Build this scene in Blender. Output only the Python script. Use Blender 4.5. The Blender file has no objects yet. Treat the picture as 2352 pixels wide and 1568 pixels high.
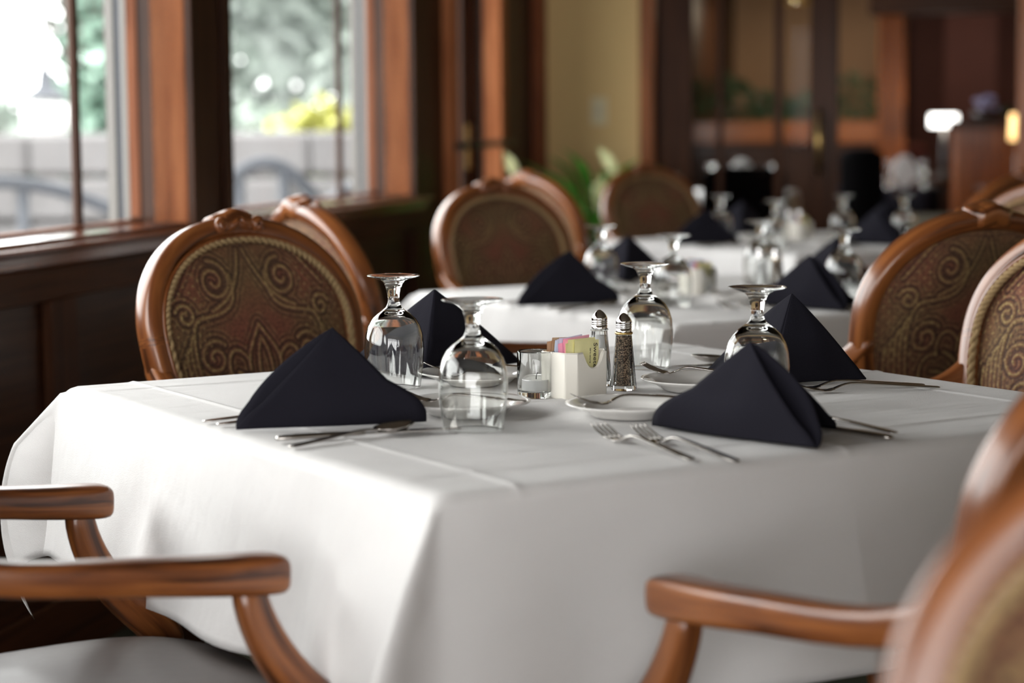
import bpy, math, random
import numpy as np
from mathutils import Vector, Matrix
R = math.radians
SC = bpy.context.scene
COL = SC.collection
# ------------------------------------------------------------------ camera
cd = bpy.data.cameras.new('camera'); cam = bpy.data.objects.new('camera', cd); COL.objects.link(cam)
cd.sensor_width = 36; cd.lens = 72.42; cd.clip_start = 0.02; cd.clip_end = 300
_r = Vector((0.99997086, -0.00078162, -0.00759393)); _u = Vector((0.00763405, 0.1023832, 0.99471574)); _f = Vector((0, 0.99474473, -0.10238618))
m = Matrix((( _r.x, _u.x, -_f.x, 0), (_r.y, _u.y, -_f.y, 0), (_r.z, _u.z, -_f.z, 1.1086), (0, 0, 0, 1)))
cam.matrix_world = m
cd.dof.use_dof = True; cd.dof.focus_distance = 2.82; cd.dof.aperture_fstop = 2.9
SC.camera = cam
# ------------------------------------------------------------------ light and view
wd = bpy.data.worlds.new('overcast_sky'); SC.world = wd; wd.use_nodes = True
bg = wd.node_tree.nodes['Background']; bg.inputs[0].default_value = (1.0, 0.99, 0.985, 1); bg.inputs[1].default_value = 8.2
SC.view_settings.view_transform = 'Standard'; SC.view_settings.look = 'None'
SC.view_settings.exposure = 0.12; SC.view_settings.gamma = 1.0; SC.view_settings.use_curve_mapping = False
# room frame: local x = distance r into the room from the window wall, local y = distance w along it
TH = R(12.3); WDIR = Vector((math.sin(TH), math.cos(TH), 0)); NN = Vector((-WDIR.y, WDIR.x, 0)); CW = 1.85
RO = NN * CW; RROT = -TH
def RP(r, w, z=0.0): return RO - NN * r + WDIR * w + Vector((0, 0, z))
YAW = R(58.236); U = Vector((math.sin(YAW), math.cos(YAW), 0)); V = Vector((-math.cos(YAW), math.sin(YAW), 0)); S = 1.06
WIN = [(-1.3, 0.59), (0.88, 2.68), (2.97, 4.77), (5.06, 6.86)]
WZ0, WZ1, WB, CEIL = 0.90, 1.98, 9.03, 2.75
def portal(r, w0, w1, z0, z1, name):
    l = bpy.data.lights.new(name, 'AREA'); l.shape = 'RECTANGLE'; l.size = w1 - w0; l.size_y = z1 - z0
    l.cycles.is_portal = True
    o = bpy.data.objects.new(name, l); COL.objects.link(o); o.location = RP(r, (w0 + w1) / 2, (z0 + z1) / 2)
    zl = NN; yl = Vector((0, 0, 1)); xl = yl.cross(zl)
    o.matrix_world = Matrix(((xl.x, yl.x, zl.x, o.location.x), (xl.y, yl.y, zl.y, o.location.y), (xl.z, yl.z, zl.z, o.location.z), (0, 0, 0, 1)))
l = bpy.data.lights.new('near_window_daylight', 'AREA'); l.shape = 'RECTANGLE'; l.size = 4.6; l.size_y = 1.75; l.cycles.is_portal = True  # portal of the unseen window added behind the camera for fill
o = bpy.data.objects.new('near_window_daylight', l); COL.objects.link(o); o.location = RP(2.45, -2.32, 1.25); o.rotation_euler = (R(90), 0, RROT)
for a, b in WIN: portal(-0.26, a, b, WZ0, WZ1, 'window_daylight')
portal(-0.20, 7.42, 8.2, 0.25, 2.1, 'door_daylight')
portal(-0.16, 10.2, 13.0, 0.9, 2.3, 'far_window_daylight')  # portal of an unseen opening added to light the far room
# ------------------------------------------------------------------ materials
def new(name):
    mt = bpy.data.materials.new(name); mt.use_nodes = True; nt = mt.node_tree
    return mt, nt, nt.nodes['Principled BSDF']
def srgb(r, g, b):
    f = lambda c: (c / 255) / 12.92 if c <= 10 else (((c / 255) + 0.055) / 1.055) ** 2.4
    return (f(r), f(g), f(b), 1)
def plain(name, col, rough=0.6, metal=0.0, coat=0.0, sheen=0.0, var=0.12, scale=30, bump=0.0, spec=None):
    mt, nt, b = new(name); n = nt.nodes; l = nt.links
    tc = n.new('ShaderNodeTexCoord'); no = n.new('ShaderNodeTexNoise'); no.inputs['Scale'].default_value = scale; no.inputs['Detail'].default_value = 3
    l.new(tc.outputs['Object'], no.inputs['Vector'])
    mx = n.new('ShaderNodeMix'); mx.data_type = 'RGBA'; mx.inputs[6].default_value = tuple(c * (1 - var) for c in col[:3]) + (1,); mx.inputs[7].default_value = tuple(min(1, c * (1 + var)) for c in col[:3]) + (1,)
    l.new(no.outputs['Fac'], mx.inputs[0]); l.new(mx.outputs[2], b.inputs['Base Color'])
    b.inputs['Roughness'].default_value = rough; b.inputs['Metallic'].default_value = metal
    b.inputs['Coat Weight'].default_value = coat; b.inputs['Coat Roughness'].default_value = 0.12
    if sheen: b.inputs['Sheen Weight'].default_value = sheen; b.inputs['Sheen Roughness'].default_value = 0.5
    if spec is not None: b.inputs['Specular IOR Level'].default_value = spec
    if bump:
        bp = n.new('ShaderNodeBump'); bp.inputs['Strength'].default_value = bump; bp.inputs['Distance'].default_value = 0.002
        l.new(no.outputs['Fac'], bp.inputs['Height']); l.new(bp.outputs[0], b.inputs['Normal'])
    return mt
def wood(name, c1, c2, c3, rough=0.3, coat=0.35, sc=(5, 70, 70), dark=0.35):
    mt, nt, b = new(name); n = nt.nodes; l = nt.links
    at = n.new('ShaderNodeAttribute'); at.attribute_name = 'gr'
    mp = n.new('ShaderNodeMapping'); mp.inputs['Scale'].default_value = sc; l.new(at.outputs['Vector'], mp.inputs[0])
    n1 = n.new('ShaderNodeTexNoise'); n1.inputs['Scale'].default_value = 1.0; n1.inputs['Detail'].default_value = 5; n1.inputs['Distortion'].default_value = 0.6; l.new(mp.outputs[0], n1.inputs[0])
    n2 = n.new('ShaderNodeTexNoise'); n2.inputs['Scale'].default_value = 7; n2.inputs['Detail'].default_value = 2; l.new(at.outputs['Vector'], n2.inputs[0])
    cr = n.new('ShaderNodeValToRGB'); e = cr.color_ramp; e.elements[0].position = 0.33; e.elements[0].color = c1; e.elements[1].position = 0.62; e.elements[1].color = c3
    k = e.elements.new(0.45); k.color = c2; l.new(n1.outputs['Fac'], cr.inputs[0])
    mx = n.new('ShaderNodeMix'); mx.data_type = 'RGBA'; mx.blend_type = 'MULTIPLY'; mr = n.new('ShaderNodeMapRange'); mr.inputs[1].default_value = 0.45; mr.inputs[2].default_value = 0.75; mr.inputs[3].default_value = 0; mr.inputs[4].default_value = dark
    l.new(n2.outputs['Fac'], mr.inputs[0]); l.new(mr.outputs[0], mx.inputs[0]); l.new(cr.outputs[0], mx.inputs[6]); mx.inputs[7].default_value = (0.5, 0.34, 0.22, 1)
    l.new(mx.outputs[2], b.inputs['Base Color']); b.inputs['Roughness'].default_value = rough; b.inputs['Coat Weight'].default_value = coat; b.inputs['Coat Roughness'].default_value = 0.15; b.inputs['Specular IOR Level'].default_value = 0.5 if coat > 0.3 else 0.12
    bp = n.new('ShaderNodeBump'); bp.inputs['Strength'].default_value = 0.15; bp.inputs['Distance'].default_value = 0.002; l.new(n1.outputs['Fac'], bp.inputs['Height']); l.new(bp.outputs[0], b.inputs['Normal'])
    return mt
def emis(name, col, st):
    mt, nt, b = new(name); b.inputs['Emission Color'].default_value = col; b.inputs['Emission Strength'].default_value = st; b.inputs['Base Color'].default_value = col; return mt
CHW = wood('polished_chair_wood', srgb(66, 34, 15), srgb(108, 60, 29), srgb(138, 83, 42))
ROOMW = wood('stained_room_wood', srgb(96, 50, 28), srgb(132, 72, 42), srgb(150, 86, 52), rough=0.5, coat=0.05, sc=(2.5, 60, 60), dark=0.25)
WAINW = wood('wainscot_wood', srgb(44, 24, 13), srgb(60, 34, 19), srgb(72, 42, 24), rough=0.55, coat=0.05, sc=(2, 50, 50), dark=0.2)  # room wood darkened, the shade of the wainscot put into its colour
FRAMEW = wood('window_frame_wood', srgb(138, 80, 48), srgb(180, 110, 70), srgb(200, 128, 84), rough=0.6, coat=0.0, sc=(2.5, 60, 60), dark=0.2)  # room wood lightened, window light on the jambs put into its colour
SASHW = wood('sash_wood', srgb(72, 42, 27), srgb(98, 58, 38), srgb(110, 68, 46), rough=0.6, coat=0.0, sc=(2.5, 60, 60), dark=0.2)
SILLW = wood('glossy_sill_wood', srgb(70, 36, 22), srgb(96, 52, 32), srgb(110, 62, 38), rough=0.16, coat=0.6, sc=(2.5, 60, 60), dark=0.25)
STANDW = wood('dark_orange_wood', srgb(84, 42, 14), srgb(116, 60, 22), srgb(130, 72, 30), rough=0.4, coat=0.2, sc=(2, 40, 40), dark=0.2)
DARKW = wood('dark_panel_wood', srgb(40, 22, 13), srgb(54, 31, 18), srgb(64, 38, 22), rough=0.45, coat=0.1, sc=(2, 50, 50), dark=0.2)  # dark wood; on window wall and posts it carries painted shade
ORW = wood('orange_wood', srgb(110, 60, 13), srgb(140, 78, 34), srgb(160, 92, 44), rough=0.4, coat=0.2, sc=(2, 40, 40), dark=0.2)
OLIVE = plain('olive_wall_paint', srgb(232, 200, 140), 0.8, var=0.03, scale=200, bump=0.1)
CREAM = plain('cream_paint', srgb(215, 205, 185), 0.7, var=0.04, scale=10)
CEILM = plain('ceiling_paint', srgb(120, 110, 95), 0.85, var=0.05, scale=8)
CARPET = plain('dark_green_carpet', srgb(46, 48, 30), 0.95, var=0.5, scale=9, bump=0.4)
STEEL = plain('stainless_steel', (0.52, 0.49, 0.46, 1), 0.13, metal=1.0, var=0.04, scale=60)
CHROME = plain('chrome', (0.75, 0.73, 0.72, 1), 0.08, metal=1.0, var=0.02, scale=60)
BRASS = plain('brass', (0.62, 0.42, 0.16, 1), 0.3, metal=1.0, var=0.08, scale=40)
BLACKM = plain('black_metal', srgb(28, 26, 26), 0.4, var=0.1, scale=20)
CHINA = plain('white_china', srgb(226, 224, 220), 0.12, coat=0.6, var=0.01, scale=20)
CERAM = plain('cream_ceramic', srgb(228, 224, 214), 0.2, coat=0.5, var=0.015, scale=20)
LEATH = plain('taupe_leather', srgb(74, 66, 62), 0.5, coat=0.1, var=0.08, scale=60, bump=0.25)
NAVY = plain('navy_napkin_linen', srgb(25, 24, 32), 0.9, var=0.12, scale=500, bump=0.25, spec=0.15)
WAX = plain('white_wax', srgb(235, 235, 232), 0.4, var=0.02, scale=10)
FOILM = plain('candle_cup_metal', (0.8, 0.8, 0.8, 1), 0.35, metal=0.6, var=0.03, scale=40)
SALTM = plain('salt', srgb(240, 240, 240), 0.7, var=0.03, scale=900, bump=0.5)
BLKF = plain('black_upholstery', srgb(10, 9, 11), 0.95, var=0.15, scale=40, spec=0.1)
REDF = plain('rose_upholstery', srgb(120, 62, 58), 0.7, var=0.15, scale=20)
BRICK = plain('red_brown_wall', srgb(98, 52, 40), 0.7, var=0.25, scale=5)
LEAF = plain('glossy_leaf', srgb(66, 124, 40), 0.35, var=0.45, scale=6)
LEAFD = plain('dark_foliage', srgb(84, 112, 74), 0.6, var=0.5, scale=5)
SPATHE = plain('pale_spathe', srgb(222, 224, 170), 0.5, var=0.06, scale=10)
TERRA = plain('planter_glaze', srgb(70, 60, 50), 0.4, var=0.1, scale=8)
TREE1 = plain('grey_green_foliage', (0.43, 0.48, 0.44, 1), 0.8, var=0.25, scale=1.5)  # albedo raised, outdoor haze and glare put into the foliage colour
TREE2 = plain('dark_conifer', (0.30, 0.42, 0.35, 1), 0.8, var=0.25, scale=2)
TREE3 = plain('yellow_shrub_leaves', (0.50, 0.50, 0.16, 1), 0.8, var=0.3, scale=3)
BARK = plain('bark', (0.10, 0.09, 0.08, 1), 0.9, var=0.3, scale=6)
STONE = plain('pale_stone', (0.125, 0.12, 0.12, 1), 0.9, var=0.35, scale=2.2)
PAVE = plain('pale_paving', (0.10, 0.098, 0.104, 1), 0.9, var=0.1, scale=3)
RAILM = plain('grey_railing_paint', (0.045, 0.05, 0.06, 1), 0.6, var=0.1, scale=10)
OUTW = plain('exterior_trim_paint', (0.14, 0.132, 0.122, 1), 0.7, var=0.06, scale=5)
TAUPE = plain('taupe_cloth', srgb(110, 104, 90), 0.9, var=0.05, scale=30)
PINK = plain('pink_paper', srgb(246, 182, 204), 0.6, var=0.05, scale=80)
YELL = plain('yellow_paper', srgb(242, 236, 176), 0.6, var=0.05, scale=80)
BLUE = plain('pale_blue_paper', srgb(216, 224, 236), 0.6, var=0.05, scale=80)
BROWN = plain('brown_paper', srgb(202, 168, 132), 0.7, var=0.08, scale=80)
INK = plain('dark_ink', srgb(50, 45, 45), 0.6, var=0.02)
SWITCH = plain('ivory_switch_plate', srgb(236, 224, 186), 0.85, var=0.02)
LAMPW = emis('lit_white_shade', (1, 0.98, 0.93, 1), 5); LAMPY = emis('lit_amber_shade', (1, 0.62, 0.25, 1), 2.2)
def cloth_mat():
    mt, nt, b = new('white_table_linen'); n = nt.nodes; l = nt.links
    b.inputs['Roughness'].default_value = 0.85; b.inputs['Specular IOR Level'].default_value = 0.25
    tc = n.new('ShaderNodeTexCoord'); w1 = n.new('ShaderNodeTexNoise'); w1.inputs['Scale'].default_value = 14; w1.inputs['Detail'].default_value = 2
    mp = n.new('ShaderNodeMapping'); mp.inputs['Scale'].default_value = (900, 900, 900); l.new(tc.outputs['Object'], mp.inputs[0])
    w2 = n.new('ShaderNodeTexNoise'); w2.inputs['Scale'].default_value = 1; w2.inputs['Detail'].default_value = 1; l.new(mp.outputs[0], w2.inputs[0])
    mp1 = n.new('ShaderNodeMapping'); mp1.inputs['Scale'].default_value = (0.35, 1.6, 1); mp1.inputs['Rotation'].default_value = (0, 0, 0.3); l.new(tc.outputs['Object'], mp1.inputs[0]); l.new(mp1.outputs[0], w1.inputs[0])
    b1 = n.new('ShaderNodeBump'); b1.inputs['Strength'].default_value = 0.5; b1.inputs['Distance'].default_value = 0.01; l.new(w1.outputs['Fac'], b1.inputs['Height'])
    b2 = n.new('ShaderNodeBump'); b2.inputs['Strength'].default_value = 0.5; b2.inputs['Distance'].default_value = 0.0012; l.new(w2.outputs['Fac'], b2.inputs['Height']); l.new(b1.outputs[0], b2.inputs['Normal']); l.new(b2.outputs[0], b.inputs['Normal'])
    mx = n.new('ShaderNodeMix'); mx.data_type = 'RGBA'; mx.inputs[6].default_value = (0.69, 0.68, 0.67, 1); mx.inputs[7].default_value = (0.74, 0.73, 0.72, 1); l.new(w2.outputs['Fac'], mx.inputs[0]); l.new(mx.outputs[2], b.inputs['Base Color'])
    return mt
LINEN = cloth_mat()
def glass_mat():
    mt = bpy.data.materials.new('clear_glass'); mt.use_nodes = True; nt = mt.node_tree; nt.nodes.remove(nt.nodes['Principled BSDF'])
    g = nt.nodes.new('ShaderNodeBsdfGlass'); g.inputs['IOR'].default_value = 1.5; g.inputs['Roughness'].default_value = 0; g.inputs['Color'].default_value = (0.985, 0.99, 0.985, 1)
    nt.links.new(g.outputs[0], nt.nodes['Material Output'].inputs[0]); return mt
GLASS = glass_mat()
def pane_mat(name, refl, tint):
    mt = bpy.data.materials.new(name); mt.use_nodes = True; nt = mt.node_tree; nt.nodes.remove(nt.nodes['Principled BSDF'])
    t = nt.nodes.new('ShaderNodeBsdfTransparent'); t.inputs[0].default_value = tint; g = nt.nodes.new('ShaderNodeBsdfGlossy'); g.inputs['Roughness'].default_value = 0.02
    fr = nt.nodes.new('ShaderNodeLayerWeight'); fr.inputs[0].default_value = refl; mx = nt.nodes.new('ShaderNodeMixShader')
    nt.links.new(fr.outputs['Fresnel'], mx.inputs[0]); nt.links.new(t.outputs[0], mx.inputs[1]); nt.links.new(g.outputs[0], mx.inputs[2]); nt.links.new(mx.outputs[0], nt.nodes['Material Output'].inputs[0]); return mt
PANE = pane_mat('window_pane_glass', 0.12, (0.94, 0.96, 0.95, 1))
def pepper_mat():
    mt, nt, b = new('ground_pepper'); n = nt.nodes; l = nt.links
    tc = n.new('ShaderNodeTexCoord'); vo = n.new('ShaderNodeTexVoronoi'); vo.inputs['Scale'].default_value = 750; l.new(tc.outputs['Object'], vo.inputs[0])
    cr = n.new('ShaderNodeValToRGB'); cr.color_ramp.elements[0].color = srgb(40, 32, 28); cr.color_ramp.elements[1].color = srgb(190, 165, 140); cr.color_ramp.elements[0].position = 0.35; cr.color_ramp.elements[1].position = 0.95
    l.new(vo.outputs['Color'], cr.inputs[0]); l.new(cr.outputs[0], b.inputs['Base Color']); b.inputs['Roughness'].default_value = 0.9; return mt
PEPPER = pepper_mat()
def damask_mat():
    mt, nt, b = new('paisley_damask'); n = nt.nodes; l = nt.links
    at = n.new('ShaderNodeAttribute'); at.attribute_name = 'pat'; sp = n.new('ShaderNodeSeparateColor'); l.new(at.outputs['Color'], sp.inputs[0])
    base = n.new('ShaderNodeMix'); base.data_type = 'RGBA'; base.inputs[6].default_value = srgb(112, 84, 54); base.inputs[7].default_value = srgb(122, 70, 52); l.new(sp.outputs[1], base.inputs[0])
    ln = n.new('ShaderNodeMix'); ln.data_type = 'RGBA'; l.new(sp.outputs[0], ln.inputs[0]); l.new(base.outputs[2], ln.inputs[6]); ln.inputs[7].default_value = srgb(166, 144, 94)
    dk = n.new('ShaderNodeMix'); dk.data_type = 'RGBA'; l.new(sp.outputs[2], dk.inputs[0]); l.new(ln.outputs[2], dk.inputs[6]); dk.inputs[7].default_value = srgb(48, 32, 22)
    tc = n.new('ShaderNodeTexCoord'); no = n.new('ShaderNodeTexNoise'); no.inputs['Scale'].default_value = 260; no.inputs['Detail'].default_value = 2; l.new(tc.outputs['Object'], no.inputs[0])
    mu = n.new('ShaderNodeMix'); mu.data_type = 'RGBA'; mu.blend_type = 'MULTIPLY'; mu.inputs[0].default_value = 0.75; cr = n.new('ShaderNodeValToRGB'); cr.color_ramp.elements[0].position = 0.35; cr.color_ramp.elements[0].color = (0.35, 0.3, 0.28, 1); cr.color_ramp.elements[1].position = 0.6; l.new(no.outputs['Fac'], cr.inputs[0])
    l.new(dk.outputs[2], mu.inputs[6]); l.new(cr.outputs[0], mu.inputs[7]); l.new(mu.outputs[2], b.inputs['Base Color']); b.inputs['Roughness'].default_value = 0.85
    bp = n.new('ShaderNodeBump'); bp.inputs['Strength'].default_value = 0.4; bp.inputs['Distance'].default_value = 0.001; l.new(no.outputs['Fac'], bp.inputs['Height']); l.new(bp.outputs[0], b.inputs['Normal'])
    return mt
DAMASK = damask_mat()
BRAIDM = plain('braided_gimp', srgb(142, 118, 82), 0.85, var=0.45, scale=160)
# ------------------------------------------------------------------ mesh helpers
def spow(c, n): return math.copysign(abs(c) ** n, c)
class MB:
    def __init__(s): s.v = []; s.f = []; s.g = []
    def add(s, vs, fs, gs=None):
        o = len(s.v); s.v += [tuple(q) for q in vs]; s.f += [tuple(i + o for i in f) for f in fs]
        s.g += [tuple(q) for q in gs] if gs else [(q[2], q[0], q[1]) for q in vs]
        return s
    def box(s, x0, x1, y0, y1, z0, z1, grain='z', bev=0.0):
        if bev <= 0:
            vs = [(x, y, z) for z in (z0, z1) for y in (y0, y1) for x in (x0, x1)]
            fs = [(0, 2, 3, 1), (4, 5, 7, 6), (0, 1, 5, 4), (2, 6, 7, 3), (0, 4, 6, 2), (1, 3, 7, 5)]
        else:
            vs = []; b = min(bev, (x1 - x0) / 2.01, (y1 - y0) / 2.01, (z1 - z0) / 2.01)
            for z, i in ((z0, b), (z0 + b, 0), (z1 - b, 0), (z1, b)):
                for x, y in ((x0 + i + b, y0 + i), (x1 - i - b, y0 + i), (x1 - i, y0 + i + b), (x1 - i, y1 - i - b), (x1 - i - b, y1 - i), (x0 + i + b, y1 - i), (x0 + i, y1 - i - b), (x0 + i, y0 + i + b)): vs.append((x, y, z))
            fs = [tuple(range(7, -1, -1)), tuple(range(24, 32))]
            for k in range(3):
                for j in range(8): a = k * 8 + j; c = k * 8 + (j + 1) % 8; fs.append((a, c, c + 8, a + 8))
        gs = {'z': lambda q: (q[2], q[0], q[1]), 'x': lambda q: (q[0], q[1], q[2]), 'y': lambda q: (q[1], q[0], q[2])}[grain]
        return s.add(vs, fs, [gs(q) for q in vs])
    def sheet(s, a, b, c, d_): return s.add([a, b, c, d_], [(0, 1, 2, 3)])
    def sweep(s, path, ws, hs, up=(0, 0, 1), n=14, p=0.6, closed=False, caps=True):
        P = [Vector(q) for q in path]; N = len(P); up = Vector(up); base = len(s.v); L = 0; vs = []; gs = []; fs = []
        for i in range(N):
            a = P[(i - 1) % N] if closed or i else P[0]; b = P[(i + 1) % N] if closed or i < N - 1 else P[-1]
            t = (b - a).normalized(); sd = t.cross(up)
            if sd.length < 1e-5: sd = Vector((1, 0, 0))
            sd.normalize(); uu = sd.cross(t); L += (P[i] - P[i - 1]).length if i else 0
            w = ws[i] if hasattr(ws, '__len__') else ws; h = hs[i] if hasattr(hs, '__len__') else hs
            for k in range(n):
                an = 2 * math.pi * k / n + math.pi / n; ca, sa = spow(math.cos(an), p), spow(math.sin(an), p)
                vs.append(P[i] + sd * (ca * w / 2) + uu * (sa * h / 2)); gs.append((L, ca * w / 2 + 0.3, sa * h / 2))
        for i in range(N if closed else N - 1):
            for k in range(n): a = i * n + k; b = i * n + (k + 1) % n; c = ((i + 1) % N) * n; fs.append((a, b, c + (k + 1) % n, c + k))
        if not closed and caps: fs += [tuple(range(n - 1, -1, -1)), tuple((N - 1) * n + k for k in range(n))]
        return s.add(vs, fs, gs)
    def lathe(s, prof, n=48, c=(0, 0, 0), closed=False):
        vs = []; fs = []; rings = []
        for r, z in prof:
            if r < 1e-6: rings.append([len(vs)]); vs.append((c[0], c[1], c[2] + z))
            else:
                rings.append(list(range(len(vs), len(vs) + n)))
                for k in range(n): a = 2 * math.pi * k / n; vs.append((c[0] + r * math.cos(a), c[1] + r * math.sin(a), c[2] + z))
        pr = list(zip(rings, rings[1:])) + ([(rings[-1], rings[0])] if closed else [])
        for A, B in pr:
            if len(A) == 1 and len(B) == 1: continue
            for k in range(n):
                j = (k + 1) % n
                if len(A) == 1: fs.append((A[0], B[j], B[k]))
                elif len(B) == 1: fs.append((A[k], A[j], B[0]))
                else: fs.append((A[k], A[j], B[j], B[k]))
        return s.add(vs, fs)
    def grid(s, fn, nu, nv, gr=None):
        vs = [fn(i / nu, j / nv) for j in range(nv + 1) for i in range(nu + 1)]
        fs = [(j * (nu + 1) + i, j * (nu + 1) + i + 1, (j + 1) * (nu + 1) + i + 1, (j + 1) * (nu + 1) + i) for j in range(nv) for i in range(nu)]
        return s.add(vs, fs)
    def build(s, name, mat, parent=None, smooth=True, sub=0, solid=0, bevel=0, loc=None, rz=None, flatang=None):
        me = bpy.data.meshes.new(name); me.from_pydata(s.v, [], s.f); me.materials.append(mat)
        at = me.attributes.new('gr', 'FLOAT_VECTOR', 'POINT'); at.data.foreach_set('vector', np.array(s.g, dtype=np.float32).ravel())
        me.update()
        if smooth: me.polygons.foreach_set('use_smooth', [True] * len(me.polygons))
        if smooth and flatang: me.set_sharp_from_angle(angle=R(flatang))
        o = bpy.data.objects.new(name, me); COL.objects.link(o)
        if parent: o.parent = parent
        if loc is not None: o.location = loc
        if rz is not None: o.rotation_euler.z = rz
        if solid: mo = o.modifiers.new('thickness', 'SOLIDIFY'); mo.thickness = solid; mo.offset = 0
        if bevel: mo = o.modifiers.new('bevel', 'BEVEL'); mo.width = bevel; mo.segments = 2; mo.limit_method = 'ANGLE'
        if sub: mo = o.modifiers.new('smooth', 'SUBSURF'); mo.levels = sub; mo.render_levels = sub
        return o
def empty(name, loc, rz=0.0):
    o = bpy.data.objects.new(name, None); COL.objects.link(o); o.location = loc; o.rotation_euler.z = rz; o.empty_display_size = 0.05; return o
def tag(o, label, cat, group=None, kind=None):
    o['label'] = label; o['category'] = cat
    if group: o['group'] = group
    if kind: o['kind'] = kind
    return o
def struct(o): o['kind'] = 'structure'; return o
KIDS = {}
def copy_tree(o, parent=None):
    c = o.copy(); COL.objects.link(c); c.parent = parent
    for ch in [q for q in bpy.data.objects if q.parent == o]: copy_tree(ch, c)
    return c
def instance(proto, used, key, loc, rz, label, cat=None, group=None):
    if key not in used: used.add(key); o = proto
    else: o = copy_tree(proto)
    o.location = loc; o.rotation_euler.z = rz; o['label'] = label
    if group: o['group'] = group
    return o
USED = set()
ROOM = dict(loc=RO, rz=RROT)
# ------------------------------------------------------------------ room shell
struct(MB().box(-0.14, 7, -4, 20, -0.1, 0, 'y').build('floor', CARPET, smooth=False, **ROOM))
struct(MB().box(-0.14, 7, -4, WB + 0.1, CEIL, CEIL + 0.1, 'y').build('ceiling', CEILM, smooth=False, **ROOM))
wl = MB(); edges = [-4.0] + [e for ab in WIN for e in ab] + [7.40, 8.22, WB + 0.1]
wl.box(-0.14, 0, -4, 7.40, 0, WZ0 - 0.03, 'y').box(-0.14, 0, -4, WB + 0.1, WZ1, CEIL, 'y')
for k in range(0, len(edges) - 3, 2): wl.box(-0.14, 0, edges[k], edges[k + 1], WZ0 - 0.03, WZ1)
wl.box(-0.14, 0, 8.22, WB + 0.1, 0, WZ1)
struct(wl.build('wall_left', DARKW, smooth=False, **ROOM))
# wainscot
wn = MB(); wn.box(0, 0.022, -4, 7.28, 0.765, 0.835, 'y', 0.003).box(0, 0.028, -4, 7.28, 0.0, 0.14, 'y', 0.003)
k = -3.83
while k < 7.2: wn.box(0, 0.022, k, min(k + 0.13, 7.28), 0.14, 0.765, 'z', 0.003); k += 0.97
struct(wn.build('baseboard_left', WAINW, smooth=False, **ROOM))
# casings on the posts between the windows
cs = MB()
for a, b in WIN:
    cs.box(0.0, 0.018, a - 0.045, a - 0.002, WZ0 - 0.03, WZ1 + 0.08, 'z', 0.003).box(0.0, 0.018, b + 0.002, b + 0.045, WZ0 - 0.03, WZ1 + 0.08, 'z', 0.003)
    cs.box(0.0, 0.018, a - 0.045, b + 0.045, WZ1 + 0.002, WZ1 + 0.08, 'y', 0.003)
struct(cs.build('trim_1', DARKW, smooth=False, **ROOM))
for i, (a, b) in enumerate(WIN):
    w_ = empty('window_%d' % (i + 1), RO, RROT); struct(w_)
    f = MB(); f.box(-0.15, -0.12, a, a + 0.035, WZ0, WZ1, 'z', 0.003).box(-0.149, -0.148, b - 0.001, b + 0.01, WZ0, WZ1, 'z').box(-0.15, -0.12, a, b, WZ1 - 0.05, WZ1, 'y', 0.003)
    MB().box(-0.15, -0.118, a, b, WZ0 - 0.03, WZ0 - 0.004, 'y', 0.004).build('bottom_rail', SASHW, w_, smooth=False)
    f.box(-0.087, 0.0, a - 0.01, a, WZ0 - 0.02, WZ1, 'z').box(-0.087, 0.0, b, b + 0.01, WZ0 - 0.02, WZ1, 'z').box(-0.087, 0, a, b, WZ1 - 0.01, WZ1, 'y')
    f.build('window_frame', FRAMEW, w_, smooth=False)
    g = MB(); g.box(-0.12, -0.088, a - 0.01, a + 0.004, WZ0 - 0.02, WZ1, 'z').box(-0.12, -0.088, b + 0.002, b + 0.01, WZ0 - 0.02, WZ1, 'z')
    g.build('stop_bead', DARKW, w_, smooth=False)
    MB().box(-0.148, -0.12, b - 0.006, b + 0.01, WZ0, WZ1, 'z', 0.002).build('sash_stile', SASHW, w_, smooth=False)
    mw = a + (b - a) * (0.811 if i < 3 else 0.794)
    MB().box(-0.145, -0.128, mw - 0.014, mw + 0.012, WZ0 - 0.006, WZ1 - 0.04, 'z', 0.003).build('mullion', DARKW, w_, smooth=False)
    MB().sheet((-0.138, a + 0.03, WZ0 - 0.01), (-0.138, b - 0.004, WZ0 - 0.01), (-0.138, b - 0.004, WZ1 - 0.03), (-0.138, a + 0.03, WZ1 - 0.03)).build('window_pane', PANE, w_, smooth=False)
    sl = MB(); sl.box(-0.06, 0.045, a - 0.14, b + 0.14, WZ0 - 0.034, WZ0 - 0.022, 'y', 0.004).box(-0.118, -0.0, a, b, WZ0 - 0.022, WZ0 - 0.012, 'y', 0.003)
    sl.box(0.0, 0.02, a - 0.14, b + 0.14, WZ0 - 0.065, WZ0 - 0.036, 'y', 0.003).build('window_sill', SILLW, w_, smooth=False)
    ex = MB(); ex.box(-0.165, -0.150, b - 0.004, b + 0.05, WZ0 - 0.1, WZ1 + 0.1).box(-0.205, -0.182, b - 0.006, b + 0.05, WZ0 - 0.1, WZ1 + 0.1).box(-0.205, -0.152, a - 0.05, a + 0.01, WZ0 - 0.1, WZ1 + 0.1).box(-0.2, -0.152, a, b, WZ0 - 0.09, WZ0 - 0.03)
    ex.build('exterior_frame', OUTW, w_, smooth=False)
    MB().box(-0.182, -0.165, b + 0.002, b + 0.05, WZ0 - 0.1, WZ1 + 0.1).build('gasket', RAILM, w_, smooth=False)
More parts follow.
